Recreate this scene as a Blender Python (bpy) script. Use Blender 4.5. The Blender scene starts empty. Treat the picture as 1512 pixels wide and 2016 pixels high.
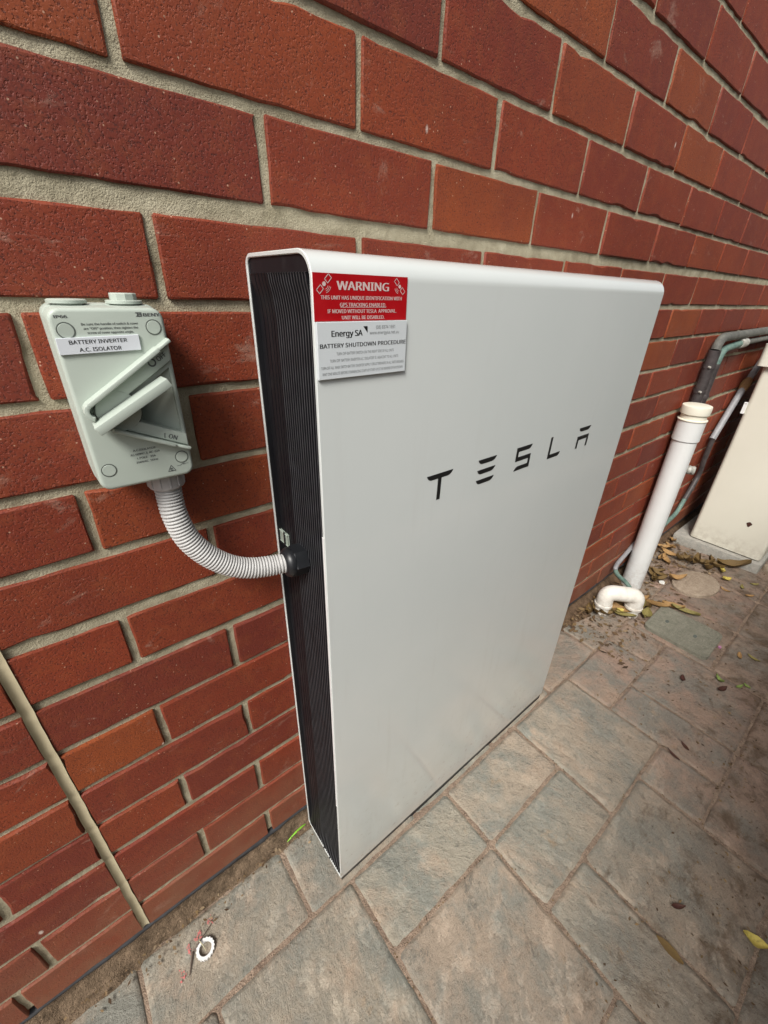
import bpy, bmesh, math, random
from mathutils import Vector, Matrix, noise

S = bpy.context.scene
COL = S.collection
PI = math.pi

# ------------------------------------------------------------------ camera
cam_d = bpy.data.cameras.new('camera')
cam = bpy.data.objects.new('camera', cam_d)
COL.objects.link(cam)
cam_d.sensor_fit = 'VERTICAL'
cam_d.sensor_height = 36.0
cam_d.sensor_width = 27.0
cam_d.lens = 813.2 / 2016 * 36
cam_d.clip_start = 0.01
cam_d.clip_end = 200
Rr = Vector((0.78025, -0.62492, 0.02626))
Rd = Vector((-0.27708, -0.38298, -0.88122))
Rf = Vector((0.56075, 0.6803, -0.47197))
M = Matrix((( Rr.x, -Rd.x, -Rf.x, 0.0012), (Rr.y, -Rd.y, -Rf.y, -0.4988), (Rr.z, -Rd.z, -Rf.z, 1.127), (0, 0, 0, 1)))
cam.matrix_world = M
S.camera = cam

# ------------------------------------------------------------------ world, sun, exposure
SUN_EL, SUN_AZ = 48.0, 238.0           # soft light from the open side of the passage, high, behind the viewer's left
W = bpy.data.worlds.new('World')
S.world = W
W.use_nodes = True
nt = W.node_tree
nt.nodes.clear()
sky = nt.nodes.new('ShaderNodeTexSky')
sky.sky_type = 'NISHITA'
sky.sun_disc = False
sky.sun_elevation = math.radians(SUN_EL)
sky.sun_rotation = math.radians(SUN_AZ)
sky.dust_density = 4.0
hs = nt.nodes.new('ShaderNodeHueSaturation')
hs.inputs['Saturation'].default_value = 0.22
bg = nt.nodes.new('ShaderNodeBackground')
bg.inputs['Strength'].default_value = 0.088
wo = nt.nodes.new('ShaderNodeOutputWorld')
nt.links.new(sky.outputs[0], hs.inputs['Color'])
nt.links.new(hs.outputs[0], bg.inputs['Color'])
nt.links.new(bg.outputs[0], wo.inputs['Surface'])

sun_d = bpy.data.lights.new('sun', 'SUN')
sun_d.energy = 2.7
sun_d.angle = math.radians(20)
sun_d.color = (1.0, 0.965, 0.905)
sun = bpy.data.objects.new('sun', sun_d)
COL.objects.link(sun)
_az = math.radians(SUN_AZ)
_el = math.radians(SUN_EL)
sdir = Vector((math.sin(_az) * math.cos(_el), math.cos(_az) * math.cos(_el), math.sin(_el)))
sun.rotation_euler = sdir.to_track_quat('Z', 'Y').to_euler()
sun.location = sdir * 6

S.view_settings.view_transform = 'Standard'
S.view_settings.look = 'None'
S.view_settings.exposure = 0.58
S.view_settings.gamma = 1.0
S.view_settings.use_curve_mapping = False
S.render.engine = 'CYCLES'

# ------------------------------------------------------------------ material helpers
class NT:
    def __init__(self, name):
        self.m = bpy.data.materials.new(name)
        self.m.use_nodes = True
        self.t = self.m.node_tree
        self.b = self.t.nodes['Principled BSDF']
    def n(self, typ, **kw):
        nd = self.t.nodes.new(typ)
        for k, v in kw.items():
            if k.startswith('i_'):
                nd.inputs[k[2:].replace('_', ' ')].default_value = v
            else:
                setattr(nd, k, v)
        return nd
    def l(self, a, b):
        self.t.links.new(a, b)
    def set(self, **kw):
        for k, v in kw.items():
            self.b.inputs[k.replace('_', ' ')].default_value = v
    def coord(self, rnd=True):
        g = self.n('ShaderNodeNewGeometry')
        if not rnd:
            return g.outputs['Position']
        oi = self.n('ShaderNodeObjectInfo')
        mu = self.n('ShaderNodeMath', operation='MULTIPLY')
        self.l(oi.outputs['Random'], mu.inputs[0])
        mu.inputs[1].default_value = 37.0
        ad = self.n('ShaderNodeVectorMath', operation='ADD')
        self.l(g.outputs['Position'], ad.inputs[0])
        self.l(mu.outputs[0], ad.inputs[1])
        self.rand = oi.outputs['Random']
        self.pos = g.outputs['Position']
        return ad.outputs[0]
    def noise(self, vec, scale, detail=4, rough=0.55, dist=0.0):
        nd = self.n('ShaderNodeTexNoise')
        nd.inputs['Scale'].default_value = scale
        nd.inputs['Detail'].default_value = detail
        nd.inputs['Roughness'].default_value = rough
        nd.inputs['Distortion'].default_value = dist
        self.l(vec, nd.inputs['Vector'])
        return nd.outputs['Fac']
    def vscale(self, vec, s):
        nd = self.n('ShaderNodeVectorMath', operation='MULTIPLY')
        self.l(vec, nd.inputs[0])
        nd.inputs[1].default_value = s
        return nd.outputs[0]
    def ramp(self, fac, stops, interp='LINEAR'):
        r = self.n('ShaderNodeValToRGB')
        cr = r.color_ramp
        cr.interpolation = interp
        while len(cr.elements) < len(stops):
            cr.elements.new(0.5)
        for e, (p, c) in zip(cr.elements, stops):
            e.position = p
            if not isinstance(c, (tuple, list)):
                c = (c, c, c)
            e.color = (*c, 1) if len(c) == 3 else c
        self.l(fac, r.inputs['Fac'])
        return r.outputs['Color']
    def mix(self, fac, a, b, mode='MIX'):
        nd = self.n('ShaderNodeMix', data_type='RGBA', blend_type=mode)
        for s, v in ((nd.inputs[0], fac), (nd.inputs[6], a), (nd.inputs[7], b)):
            if isinstance(v, (int, float)):
                s.default_value = v
            elif isinstance(v, (tuple, list)):
                s.default_value = (*v, 1) if len(v) == 3 else v
            else:
                self.l(v, s)
        return nd.outputs[2]
    def math(self, op, a, b=None):
        nd = self.n('ShaderNodeMath', operation=op)
        for s, v in ((nd.inputs[0], a), (nd.inputs[1], b)):
            if v is None:
                continue
            if isinstance(v, (int, float)):
                s.default_value = v
            else:
                self.l(v, s)
        return nd.outputs[0]
    def maprange(self, v, a, b, c=0.0, d=1.0):
        nd = self.n('ShaderNodeMapRange')
        self.l(v, nd.inputs[0])
        for i, x in enumerate((a, b, c, d)):
            nd.inputs[i + 1].default_value = x
        return nd.outputs[0]
    def sep(self, vec):
        nd = self.n('ShaderNodeSeparateXYZ')
        self.l(vec, nd.inputs[0])
        return nd.outputs
    def bump(self, h, strength=0.5, dist=0.002, chain=None):
        nd = self.n('ShaderNodeBump')
        nd.inputs['Strength'].default_value = strength
        nd.inputs['Distance'].default_value = dist
        self.l(h, nd.inputs['Height'])
        if chain is not None:
            self.l(chain, nd.inputs['Normal'])
        return nd.outputs[0]
    def color(self, c):
        if isinstance(c, (tuple, list)):
            self.b.inputs['Base Color'].default_value = (*c, 1)
        else:
            self.l(c, self.b.inputs['Base Color'])
    def normal(self, nrm):
        self.l(nrm, self.b.inputs['Normal'])

def simple(name, col, rough=0.5, spec=0.5, metal=0.0, var=0.0, vscale=40, bump=0.0, bscale=300, coat=0.0):
    t = NT(name)
    t.set(Roughness=rough, Metallic=metal)
    t.b.inputs['Specular IOR Level'].default_value = spec
    if coat:
        t.b.inputs['Coat Weight'].default_value = coat
        t.b.inputs['Coat Roughness'].default_value = 0.12
    p = t.coord()
    if var:
        n = t.noise(p, vscale, 5, 0.6)
        t.color(t.ramp(n, [(0.3, tuple(c * (1 - var) for c in col)), (0.7, tuple(min(1, c * (1 + var)) for c in col))]))
        t.l(t.maprange(n, 0.3, 0.7, max(0.02, rough - 0.07), min(1, rough + 0.1)), t.b.inputs['Roughness'])
    else:
        t.color(col)
    if bump:
        t.normal(t.bump(t.noise(p, bscale, 3), bump, 0.0008))
    return t.m

# ---- brick
def mat_brick():
    t = NT('fired red clay')
    p = t.coord()
    base = t.ramp(t.rand, [(0.0, (0.155, 0.028, 0.017)), (0.3, (0.235, 0.042, 0.016)), (0.6, (0.195, 0.033, 0.016)),
                           (0.85, (0.255, 0.050, 0.016)), (1.0, (0.275, 0.064, 0.017))])
    big = t.noise(p, 9, 3, 0.6)
    c = t.mix(t.maprange(big, 0.35, 0.70, 0, 0.55), base, (0.145, 0.028, 0.017))
    med = t.noise(p, 42, 5, 0.65)
    c = t.mix(t.maprange(med, 0.47, 0.74, 0, 0.42), c, (0.27, 0.072, 0.025))
    # fine grit: dark pits and pale grains
    fine = t.noise(p, 520, 2, 0.5)
    c = t.mix(t.maprange(fine, 0.33, 0.43, 0.7, 0.0), c, (0.05, 0.013, 0.01))
    vo = t.n('ShaderNodeTexVoronoi', feature='F1')
    vo.inputs['Scale'].default_value = 150
    t.l(p, vo.inputs['Vector'])
    spk = t.maprange(vo.outputs['Distance'], 0.07, 0.15, 1.0, 0.0)
    sel = t.math('GREATER_THAN', t.sep(vo.outputs['Color'])[0], 0.80)
    c = t.mix(t.math('MULTIPLY', t.math('MULTIPLY', spk, sel), 0.75), c, (0.55, 0.35, 0.24))
    vb = t.n('ShaderNodeTexVoronoi', feature='F1')
    vb.inputs['Scale'].default_value = 24
    t.l(t.vscale(p, (1.0, 1.0, 0.55)), vb.inputs['Vector'])
    bsel = t.math('GREATER_THAN', t.sep(vb.outputs['Color'])[1], 0.86)
    c = t.mix(t.math('MULTIPLY', t.maprange(vb.outputs['Distance'], 0.045, 0.085, 0.85, 0.0), bsel), c, (0.62, 0.52, 0.45))
    # mortar smears / bloom
    sm = t.noise(t.vscale(p, (1, 1, 1.6)), 15, 6, 0.7, 0.6)
    c = t.mix(t.maprange(sm, 0.61, 0.76, 0, 0.5), c, (0.42, 0.29, 0.22))
    # splash dirt on the bottom courses (earth thrown up by rain)
    z = t.sep(t.pos)[2]
    dirt = t.math('MULTIPLY', t.maprange(z, 0.09, 0.32, 0.75, 0.0), t.maprange(t.noise(t.pos, 13, 5, 0.65), 0.32, 0.62, 0.25, 1.0))
    c = t.mix(dirt, c, (0.21, 0.105, 0.06))
    t.color(c)
    t.set(Roughness=0.6)
    t.b.inputs['Specular IOR Level'].default_value = 0.32
    pits = t.maprange(t.noise(p, 380, 3, 0.55), 0.34, 0.46, 0, 1)
    h = t.math('ADD', t.math('MULTIPLY', pits, 0.5), t.math('ADD', t.math('MULTIPLY', t.noise(p, 420, 4, 0.7), 0.28), t.math('MULTIPLY', t.noise(p, 20, 4), 1.2)))
    t.normal(t.bump(h, 0.6, 0.0018))
    return t.m

def mat_mortar():
    t = NT('sandy lime mortar')
    p = t.coord(False)
    a = t.noise(p, 24, 5, 0.65)
    c = t.ramp(a, [(0.3, (0.26, 0.23, 0.155)), (0.52, (0.40, 0.36, 0.255)), (0.75, (0.53, 0.485, 0.355))])
    f = t.noise(p, 600, 3, 0.6)
    c = t.mix(t.maprange(f, 0.3, 0.42, 0.4, 0), c, (0.14, 0.12, 0.08))
    c = t.mix(t.maprange(f, 0.62, 0.72, 0, 0.35), c, (0.6, 0.55, 0.42))
    t.color(c)
    t.set(Roughness=0.95)
    t.b.inputs['Specular IOR Level'].default_value = 0.1
    h = t.math('ADD', t.math('MULTIPLY', f, 0.6), t.math('ADD', t.math('MULTIPLY', t.noise(p, 150, 5, 0.7), 1.3), t.math('MULTIPLY', t.noise(p, 35, 4), 2.0)))
    t.normal(t.bump(h, 0.6, 0.0028))
    return t.m

def mat_paver():
    t = NT('sandstone paver')
    p = t.coord()
    rot = t.n('ShaderNodeVectorRotate', rotation_type='Z_AXIS')
    t.l(p, rot.inputs['Vector'])
    t.l(t.math('MULTIPLY', t.rand, 6.28), rot.inputs['Angle'])
    q = rot.outputs[0]
    x, y, z = t.sep(t.pos)[:3]
    # body colour, per slab: grey-green to pink sandstone (pinker further down the path)
    pinkish = t.math('ADD', t.math('MULTIPLY', t.rand, 0.5), t.maprange(x, 0.6, 1.5, 0.0, 0.55))
    base = t.ramp(pinkish, [(0.0, (0.33, 0.30, 0.238)), (0.4, (0.375, 0.305, 0.233)), (0.65, (0.39, 0.285, 0.215)), (1.0, (0.375, 0.25, 0.195))])
    a = t.noise(q, 9, 7, 0.68, 0.15)
    c = t.mix(t.maprange(a, 0.42, 0.60, 0, 0.85), base, (0.225, 0.23, 0.20))
    b = t.noise(t.vscale(q, (1, 1.4, 1)), 8, 8, 0.72, 0.15)
    c = t.mix(t.maprange(b, 0.52, 0.70, 0, 0.75), c, (0.445, 0.325, 0.235))
    o = t.noise(q, 13, 6, 0.72, 0.1)
    c = t.mix(t.maprange(o, 0.62, 0.76, 0, 0.65), c, (0.36, 0.215, 0.10))
    # dark slate scars
    sl = t.noise(t.vscale(q, (1, 1.7, 1)), 15, 10, 0.78, 0.2)
    c = t.mix(t.maprange(sl, 0.575, 0.69, 0, 0.8), c, (0.105, 0.102, 0.088))
    gz = t.noise(p, 95, 6, 0.75)
    c = t.mix(t.maprange(gz, 0.54, 0.66, 0, 0.55), c, (0.115, 0.105, 0.085))
    # pale worn grains and dark grains
    f = t.noise(p, 330, 3, 0.6)
    c = t.mix(t.maprange(f, 0.63, 0.72, 0, 0.6), c, (0.55, 0.48, 0.38))
    c = t.mix(t.maprange(f, 0.28, 0.38, 0.55, 0), c, (0.10, 0.075, 0.05))
    grime_shade = t.math('ADD', t.maprange(x, 0.8, 2.0, 0.0, 0.40), t.maprange(y, -0.33, -0.75, 0.0, 0.40))  # grime plus the ground's shade to the right and outward, painted in
    c = t.mix(t.math('MULTIPLY', grime_shade, t.maprange(t.noise(t.pos, 6, 5, 0.6), 0.25, 0.65, 0.55, 1.2)), c, (0.175, 0.115, 0.08))
    # trodden-in soil, its gradient also darkening the shaded right and outer ground
    soil_shade = t.math('ADD', t.maprange(x, 0.9, 2.2, 0.0, 0.36), t.maprange(y, -0.36, -0.72, 0.0, 0.36))
    ds = t.math('ADD', t.noise(t.pos, 17, 7, 0.72, 0.4), t.math('MULTIPLY', t.math('SUBTRACT', soil_shade, 0.3), 0.42))
    c = t.mix(t.maprange(ds, 0.50, 0.66, 0, 0.85), c, (0.105, 0.066, 0.038))
    sp = t.math('ADD', t.noise(t.pos, 75, 4, 0.7), t.math('MULTIPLY', soil_shade, 0.20))
    c = t.mix(t.maprange(sp, 0.70, 0.76, 0, 0.85), c, (0.06, 0.04, 0.025))
    t.color(c)
    t.set(Roughness=0.7)
    t.b.inputs['Specular IOR Level'].default_value = 0.35
    t.l(t.maprange(a, 0.3, 0.7, 0.42, 0.75), t.b.inputs['Roughness'])
    h = t.math('ADD', t.math('MULTIPLY', t.maprange(sl, 0.45, 0.75, 0, 1), 1.0), t.math('ADD', t.math('MULTIPLY', t.noise(q, 15, 8, 0.68, 0.1), 1.6), t.math('MULTIPLY', t.noise(p, 190, 5, 0.7), 0.45)))
    t.normal(t.bump(h, 0.72, 0.0065))
    return t.m

def mat_soil(name='earth and sand', col1=(0.10, 0.062, 0.036), col2=(0.24, 0.145, 0.09), rough=0.95):
    t = NT(name)
    p = t.coord(False)
    a = t.noise(p, 45, 6, 0.7)
    c = t.ramp(a, [(0.3, col1), (0.7, col2)])
    f = t.noise(p, 420, 3, 0.6)
    c = t.mix(t.maprange(f, 0.62, 0.7, 0, 0.6), c, tuple(min(1, v * 2.2) for v in col2))
    c = t.mix(t.maprange(f, 0.28, 0.4, 0.6, 0), c, tuple(v * 0.4 for v in col1))
    t.color(c)
    t.set(Roughness=rough)
    t.b.inputs['Specular IOR Level'].default_value = 0.15
    h = t.math('ADD', t.math('MULTIPLY', f, 0.6), t.math('MULTIPLY', t.noise(p, 120, 5, 0.7), 1.4))
    t.normal(t.bump(h, 1.0, 0.006))
    return t.m

def mat_flake(name, cols, rough=0.7, trans=0.0):
    t = NT(name)
    g = t.n('ShaderNodeNewGeometry')
    c = t.ramp(g.outputs['Random Per Island'], [(i / max(1, len(cols) - 1), k) for i, k in enumerate(cols)])
    p = t.coord()
    c = t.mix(t.maprange(t.noise(p, 160, 4, 0.7), 0.45, 0.7, 0, 0.5), c, (0.09, 0.055, 0.025))
    t.color(c)
    t.set(Roughness=rough)
    t.b.inputs['Specular IOR Level'].default_value = 0.3
    return t.m

def mat_powder_white():
    t = NT('white powder coat')
    p = t.coord()
    c = t.ramp(t.noise(p, 5, 4, 0.6), [(0.3, (0.605, 0.64, 0.625)), (0.7, (0.63, 0.66, 0.645))])
    # faint dust on the lower part
    z = t.sep(t.pos)[2]
    dust = t.math('MULTIPLY', t.maprange(z, 0.02, 0.5, 0.35, 0.0), t.maprange(t.noise(t.pos, 6, 6, 0.65, 0.5), 0.4, 0.7, 0, 1))
    c = t.mix(dust, c, (0.48, 0.44, 0.38))
    sp = t.noise(t.pos, 95, 4, 0.65)
    c = t.mix(t.math('MULTIPLY', t.maprange(z, 0.02, 0.26, 0.75, 0.0), t.maprange(sp, 0.60, 0.70, 0, 1)), c, (0.33, 0.27, 0.20))
    dr = t.noise(t.vscale(t.pos, (1, 1, 0.07)), 55, 4, 0.6)
    c = t.mix(t.math('MULTIPLY', t.maprange(z, 0.1, 1.1, 0.22, 0.05), t.maprange(dr, 0.58, 0.72, 0, 1)), c, (0.50, 0.49, 0.46))
    t.color(c)
    t.b.inputs['Coat Weight'].default_value = 0.9
    t.b.inputs['Coat Roughness'].default_value = 0.10
    t.set(Roughness=0.25)
    t.b.inputs['Specular IOR Level'].default_value = 0.6
    return t.m

def mat_black_metal():
    t = NT('black anodised aluminium')
    p = t.coord()
    st = t.noise(t.vscale(p, (1, 1, 0.15)), 60, 4, 0.7)
    c = t.ramp(st, [(0.35, (0.007, 0.007, 0.009)), (0.70, (0.013, 0.013, 0.015))])
    du = t.noise(p, 30, 6, 0.7)
    c = t.mix(t.maprange(du, 0.60, 0.80, 0, 0.25), c, (0.07, 0.07, 0.075))
    t.color(c)
    t.set(Roughness=0.45)
    t.b.inputs['Specular IOR Level'].default_value = 0.3
    return t.m

def mat_pipe_weathered(name, c1, c2, rough=0.6):
    t = NT(name)
    p = t.coord()
    a = t.noise(p, 38, 6, 0.7, 0.4)
    c = t.ramp(a, [(0.35, c1), (0.65, c2)])
    c = t.mix(t.maprange(t.noise(p, 220, 3), 0.62, 0.72, 0, 0.6), c, tuple(v * 0.35 for v in c1))
    t.color(c)
    t.set(Roughness=rough)
    t.normal(t.bump(a, 0.3, 0.001))
    return t.m

def mat_pvc(name, c1, c2, dirt=0.5):
    t = NT(name)
    p = t.coord()
    c = t.mix(t.maprange(t.noise(p, 6, 3), 0.3, 0.7, 0, 1), c1, c2)
    sp = t.noise(p, 130, 4, 0.7)
    c = t.mix(t.maprange(sp, 0.70, 0.77, 0, dirt), c, (0.16, 0.12, 0.08))
    z = t.sep(t.pos)[2]
    low = t.math('MULTIPLY', t.maprange(z, 0.0, 0.16, 0.6, 0.0), t.maprange(t.noise(t.pos, 40, 5, 0.7), 0.4, 0.65, 0, 1))
    c = t.mix(low, c, (0.24, 0.17, 0.11))
    t.color(c)
    t.set(Roughness=0.42)
    return t.m

MAT = {}
MAT['brick'] = mat_brick()
MAT['mortar'] = mat_mortar()
MAT['paver'] = mat_paver()
MAT['joint_sand'] = mat_soil('jointing sand', (0.19, 0.135, 0.10), (0.42, 0.315, 0.235))
MAT['soil'] = mat_soil('garden soil', (0.07, 0.045, 0.026), (0.21, 0.135, 0.085))
MAT['dirt_edge'] = mat_soil('dry dirt', (0.075, 0.052, 0.033), (0.27, 0.19, 0.125))
MAT['white'] = mat_powder_white()
MAT['black_metal'] = mat_black_metal()
MAT['rib_glint'] = simple('painted rib highlight', (0.058, 0.059, 0.064), 0.4, 0.5, var=0.35, vscale=70)  # lighter crest colour paints the highlights along the ribs
MAT['black_print'] = simple('black print', (0.012, 0.012, 0.012), 0.45)
MAT['grey_print'] = simple('grey print', (0.075, 0.08, 0.08), 0.6)
MAT['pale_print'] = simple('pale print', (0.62, 0.50, 0.48), 0.5)
MAT['thin_print'] = simple('faded black print', (0.14, 0.15, 0.155), 0.6)
MAT['red_label'] = simple('red vinyl', (0.40, 0.004, 0.008), 0.38, var=0.06)
MAT['white_label'] = simple('white engraved plastic', (0.62, 0.66, 0.68), 0.35)
MAT['label_edge'] = simple('white plastic strip', (0.66, 0.69, 0.73), 0.35)
MAT['iso'] = simple('grey green polycarbonate', (0.43, 0.485, 0.43), 0.38, var=0.03, vscale=12, bump=0.04, bscale=900)
MAT['iso_dark'] = simple('grey green polycarbonate seal', (0.30, 0.345, 0.30), 0.45)
MAT['iso_seam'] = simple('dark seam', (0.10, 0.115, 0.10), 0.6)
MAT['conduit'] = simple('grey corrugated plastic', (0.44, 0.435, 0.425), 0.5, var=0.04)
MAT['coupling'] = simple('grey plastic fitting', (0.42, 0.41, 0.41), 0.5, var=0.05)
MAT['black_plastic'] = simple('black nylon', (0.012, 0.013, 0.015), 0.33, var=0.1)
MAT['white_plastic'] = simple('white plastic', (0.74, 0.74, 0.73), 0.4, var=0.03)
MAT['sealant'] = simple('beige sealant', (0.37, 0.32, 0.21), 0.6, var=0.16, vscale=25)
MAT['membrane'] = simple('dark plastic membrane', (0.03, 0.031, 0.034), 0.65, var=0.4, vscale=60, bump=0.3, bscale=120)
MAT['pvc'] = mat_pvc('white pvc pipe', (0.655, 0.665, 0.655), (0.70, 0.71, 0.70), 0.5)
MAT['pvc_cream'] = mat_pvc('aged cream pvc', (0.70, 0.66, 0.53), (0.74, 0.71, 0.60), 0.7)
MAT['pvc_trap'] = mat_pvc('warm white pvc', (0.74, 0.71, 0.64), (0.78, 0.76, 0.71), 0.45)
MAT['lagging'] = mat_pipe_weathered('dark pipe lagging', (0.028, 0.023, 0.023), (0.07, 0.058, 0.058), 0.55)
MAT['lagging_grey'] = mat_pipe_weathered('dusty pipe lagging', (0.07, 0.07, 0.064), (0.15, 0.15, 0.13), 0.7)
MAT['verdigris'] = mat_pipe_weathered('verdigris copper', (0.075, 0.135, 0.118), (0.17, 0.25, 0.21), 0.65)
MAT['grey_tube'] = mat_pipe_weathered('grey flexible pipe', (0.20, 0.20, 0.21), (0.30, 0.30, 0.31), 0.5)
MAT['brass'] = mat_pipe_weathered('weathered brass', (0.22, 0.21, 0.18), (0.45, 0.44, 0.40), 0.4)
MAT['cabinet'] = mat_pvc('cream enamel', (0.70, 0.675, 0.575), (0.73, 0.705, 0.605), 0.25)
MAT['concrete'] = mat_soil('pale concrete', (0.36, 0.35, 0.315), (0.53, 0.50, 0.44), 0.85)
MAT['lid'] = mat_soil('faded green plastic lid', (0.20, 0.20, 0.155), (0.33, 0.315, 0.25), 0.75)
MAT['oval'] = mat_soil('cast concrete', (0.33, 0.25, 0.185), (0.52, 0.42, 0.32), 0.85)
MAT['litter'] = mat_flake('leaf litter', [(0.05, 0.03, 0.018), (0.11, 0.065, 0.035), (0.16, 0.10, 0.05), (0.24, 0.16, 0.075), (0.07, 0.045, 0.028), (0.34, 0.25, 0.15)])
MAT['leaf_tan'] = mat_flake('dry tan leaf', [(0.36, 0.215, 0.085), (0.30, 0.17, 0.07)])
MAT['leaf_brown'] = mat_flake('dry brown leaf', [(0.13, 0.085, 0.03), (0.2, 0.12, 0.045)])
MAT['leaf_yellow'] = mat_flake('yellow leaf', [(0.55, 0.45, 0.11), (0.5, 0.4, 0.1)])
MAT['leaf_olive'] = mat_flake('olive leaf', [(0.22, 0.19, 0.06), (0.27, 0.22, 0.08)])
MAT['leaf_dark'] = mat_flake('dark red leaf', [(0.055, 0.02, 0.016), (0.075, 0.025, 0.02)])
MAT['leaf_green'] = mat_flake('green leaf', [(0.17, 0.24, 0.06), (0.26, 0.34, 0.11)])
MAT['grass'] = simple('grass blade', (0.22, 0.5, 0.04), 0.4)
MAT['twig'] = simple('dry twig', (0.10, 0.07, 0.055), 0.6, var=0.2)
MAT['twig_pale'] = simple('bleached twig', (0.42, 0.38, 0.24), 0.5, var=0.15)
MAT['white_chip'] = simple('white chip', (0.75, 0.74, 0.70), 0.5)
MAT['pink_petal'] = simple('pink petal', (0.50, 0.22, 0.38), 0.6)
MAT['orange_cap'] = mat_pipe_weathered('rusty tape', (0.26, 0.14, 0.055), (0.34, 0.21, 0.09), 0.6)
MAT['timber'] = mat_pipe_weathered('weathered timber', (0.10, 0.085, 0.065), (0.16, 0.135, 0.105), 0.8)
MAT['fence'] = simple('grey green painted steel', (0.19, 0.21, 0.185), 0.5, var=0.08)
FENCE_H = 1.62
MAT['crayon'] = simple('pink marking paint', (0.55, 0.16, 0.15), 0.8, var=0.1)

# ------------------------------------------------------------------ object helpers
def tag(o, label=None, cat=None, group=None, kind=None):
    if label: o['label'] = label
    if cat: o['category'] = cat
    if group: o['group'] = group
    if kind: o['kind'] = kind
    return o

def link(o, parent=None):
    COL.objects.link(o)
    if parent is not None:
        o.parent = parent
    return o

def empty(name, loc):
    e = bpy.data.objects.new(name, None)
    e.empty_display_size = 0.05
    e.location = loc
    COL.objects.link(e)
    return e

def rel(parent):
    v = Vector((0, 0, 0))
    while parent is not None:
        v += parent.location
        parent = parent.parent
    return v

def finish(name, bm, mat, parent=None, smooth=None, origin=None):
    """mesh is given in world coordinates; origin defaults to the parent's location"""
    off = rel(parent) if parent is not None else Vector((0, 0, 0))
    if origin is not None:
        off = Vector(origin)
    me = bpy.data.meshes.new(name)
    for v in bm.verts:
        v.co -= off
    bm.normal_update()
    bm.to_mesh(me)
    bm.free()
    for m_ in (mat if isinstance(mat, (list, tuple)) else [mat]):
        me.materials.append(m_)
    if smooth is not None:
        me.polygons.foreach_set('use_smooth', [True] * len(me.polygons))
        if smooth < 180:
            me.set_sharp_from_angle(angle=math.radians(smooth))
    o = bpy.data.objects.new(name, me)
    if origin is not None:
        o.location = Vector(origin) - (rel(parent) if parent is not None else Vector((0, 0, 0)))
    return link(o, parent)

def flat_front(me, ang):
    # bevels shade smooth, the big front polygon stays flat
    me.polygons.foreach_set('use_smooth', [True] * len(me.polygons))
    me.set_sharp_from_angle(angle=math.radians(ang))
    keys = set()
    for p in me.polygons:
        if len(p.vertices) > 4:
            keys.update(p.edge_keys)
    for e in me.edges:
        if e.key in keys: e.use_edge_sharp = True
    me.update()

def fix(bm):
    bmesh.ops.recalc_face_normals(bm, faces=bm.faces[:])
    return bm

def box_into(bm, a, b, bevel=0.0, seg=2):
    r = bmesh.ops.create_cube(bm, size=1.0)
    vs = r['verts']
    a, b = Vector(a), Vector(b)
    for v in vs:
        v.co = Vector([(a[i] + b[i]) / 2 + v.co[i] * (b[i] - a[i]) for i in range(3)])
    if bevel > 0:
        es = list({e for v in vs for e in v.link_edges})
        bmesh.ops.bevel(bm, geom=es, offset=bevel, segments=seg, profile=0.5, affect='EDGES')
    return bm

def box(a, b, bevel=0.0, seg=2):
    return box_into(bmesh.new(), a, b, bevel, seg)

def prism_xz(pts, y0, y1, bevel=0.0, bm=None, seg=2):
    """outline in the wall plane (x,z), from y0 (back) to y1 (front, smaller y); front edges bevelled"""
    bm = bm or bmesh.new()
    A = [bm.verts.new((x, y0, z)) for x, z in pts]
    B = [bm.verts.new((x, y1, z)) for x, z in pts]
    n = len(pts)
    fr = bm.faces.new(B)
    bm.faces.new(A[::-1])
    for i in range(n):
        bm.faces.new((A[i], A[(i + 1) % n], B[(i + 1) % n], B[i]))
    bmesh.ops.recalc_face_normals(bm, faces=list({f for v in A + B for f in v.link_faces}))
    if bevel:
        bmesh.ops.bevel(bm, geom=list(fr.edges), offset=bevel, segments=seg, profile=0.5, affect='EDGES')
    return bm

def rrect(x0, z0, x1, z1, r, n=6):
    pts = []
    rs = r if isinstance(r, (list, tuple)) else [r] * 4   # order: bl, br, tr, tl
    for (cx, cz, a0, rr) in ((x0 + rs[0], z0 + rs[0], 180, rs[0]), (x1 - rs[1], z0 + rs[1], 270, rs[1]),
                             (x1 - rs[2], z1 - rs[2], 0, rs[2]), (x0 + rs[3], z1 - rs[3], 90, rs[3])):
        for i in range(n + 1):
            a = math.radians(a0 + 90 * i / n)
            pts.append((cx + rr * math.cos(a), cz + rr * math.sin(a)))
    return pts

def smooth_path(pts, per=8):
    P = [Vector(p) for p in pts]
    out = []
    for i in range(len(P) - 1):
        p0 = P[max(0, i - 1)]; p1 = P[i]; p2 = P[i + 1]; p3 = P[min(len(P) - 1, i + 2)]
        for k in range(per):
            t = k / per
            out.append(0.5 * ((2 * p1) + (-p0 + p2) * t + (2 * p0 - 5 * p1 + 4 * p2 - p3) * t * t + (-p0 + 3 * p1 - 3 * p2 + p3) * t ** 3))
    out.append(P[-1])
    return out

def bend_path(pts, r, n=6):
    P = [Vector(p) for p in pts]
    out = [P[0]]
    for i in range(1, len(P) - 1):
        a = (P[i - 1] - P[i]); b = (P[i + 1] - P[i])
        rr = min(r, a.length * 0.48, b.length * 0.48)
        a.normalize(); b.normalize()
        s, e = P[i] + a * rr, P[i] + b * rr
        for k in range(n + 1):
            t = k / n
            out.append(s * (1 - t) ** 2 + P[i] * 2 * t * (1 - t) + e * t * t)
    out.append(P[-1])
    return out

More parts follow.
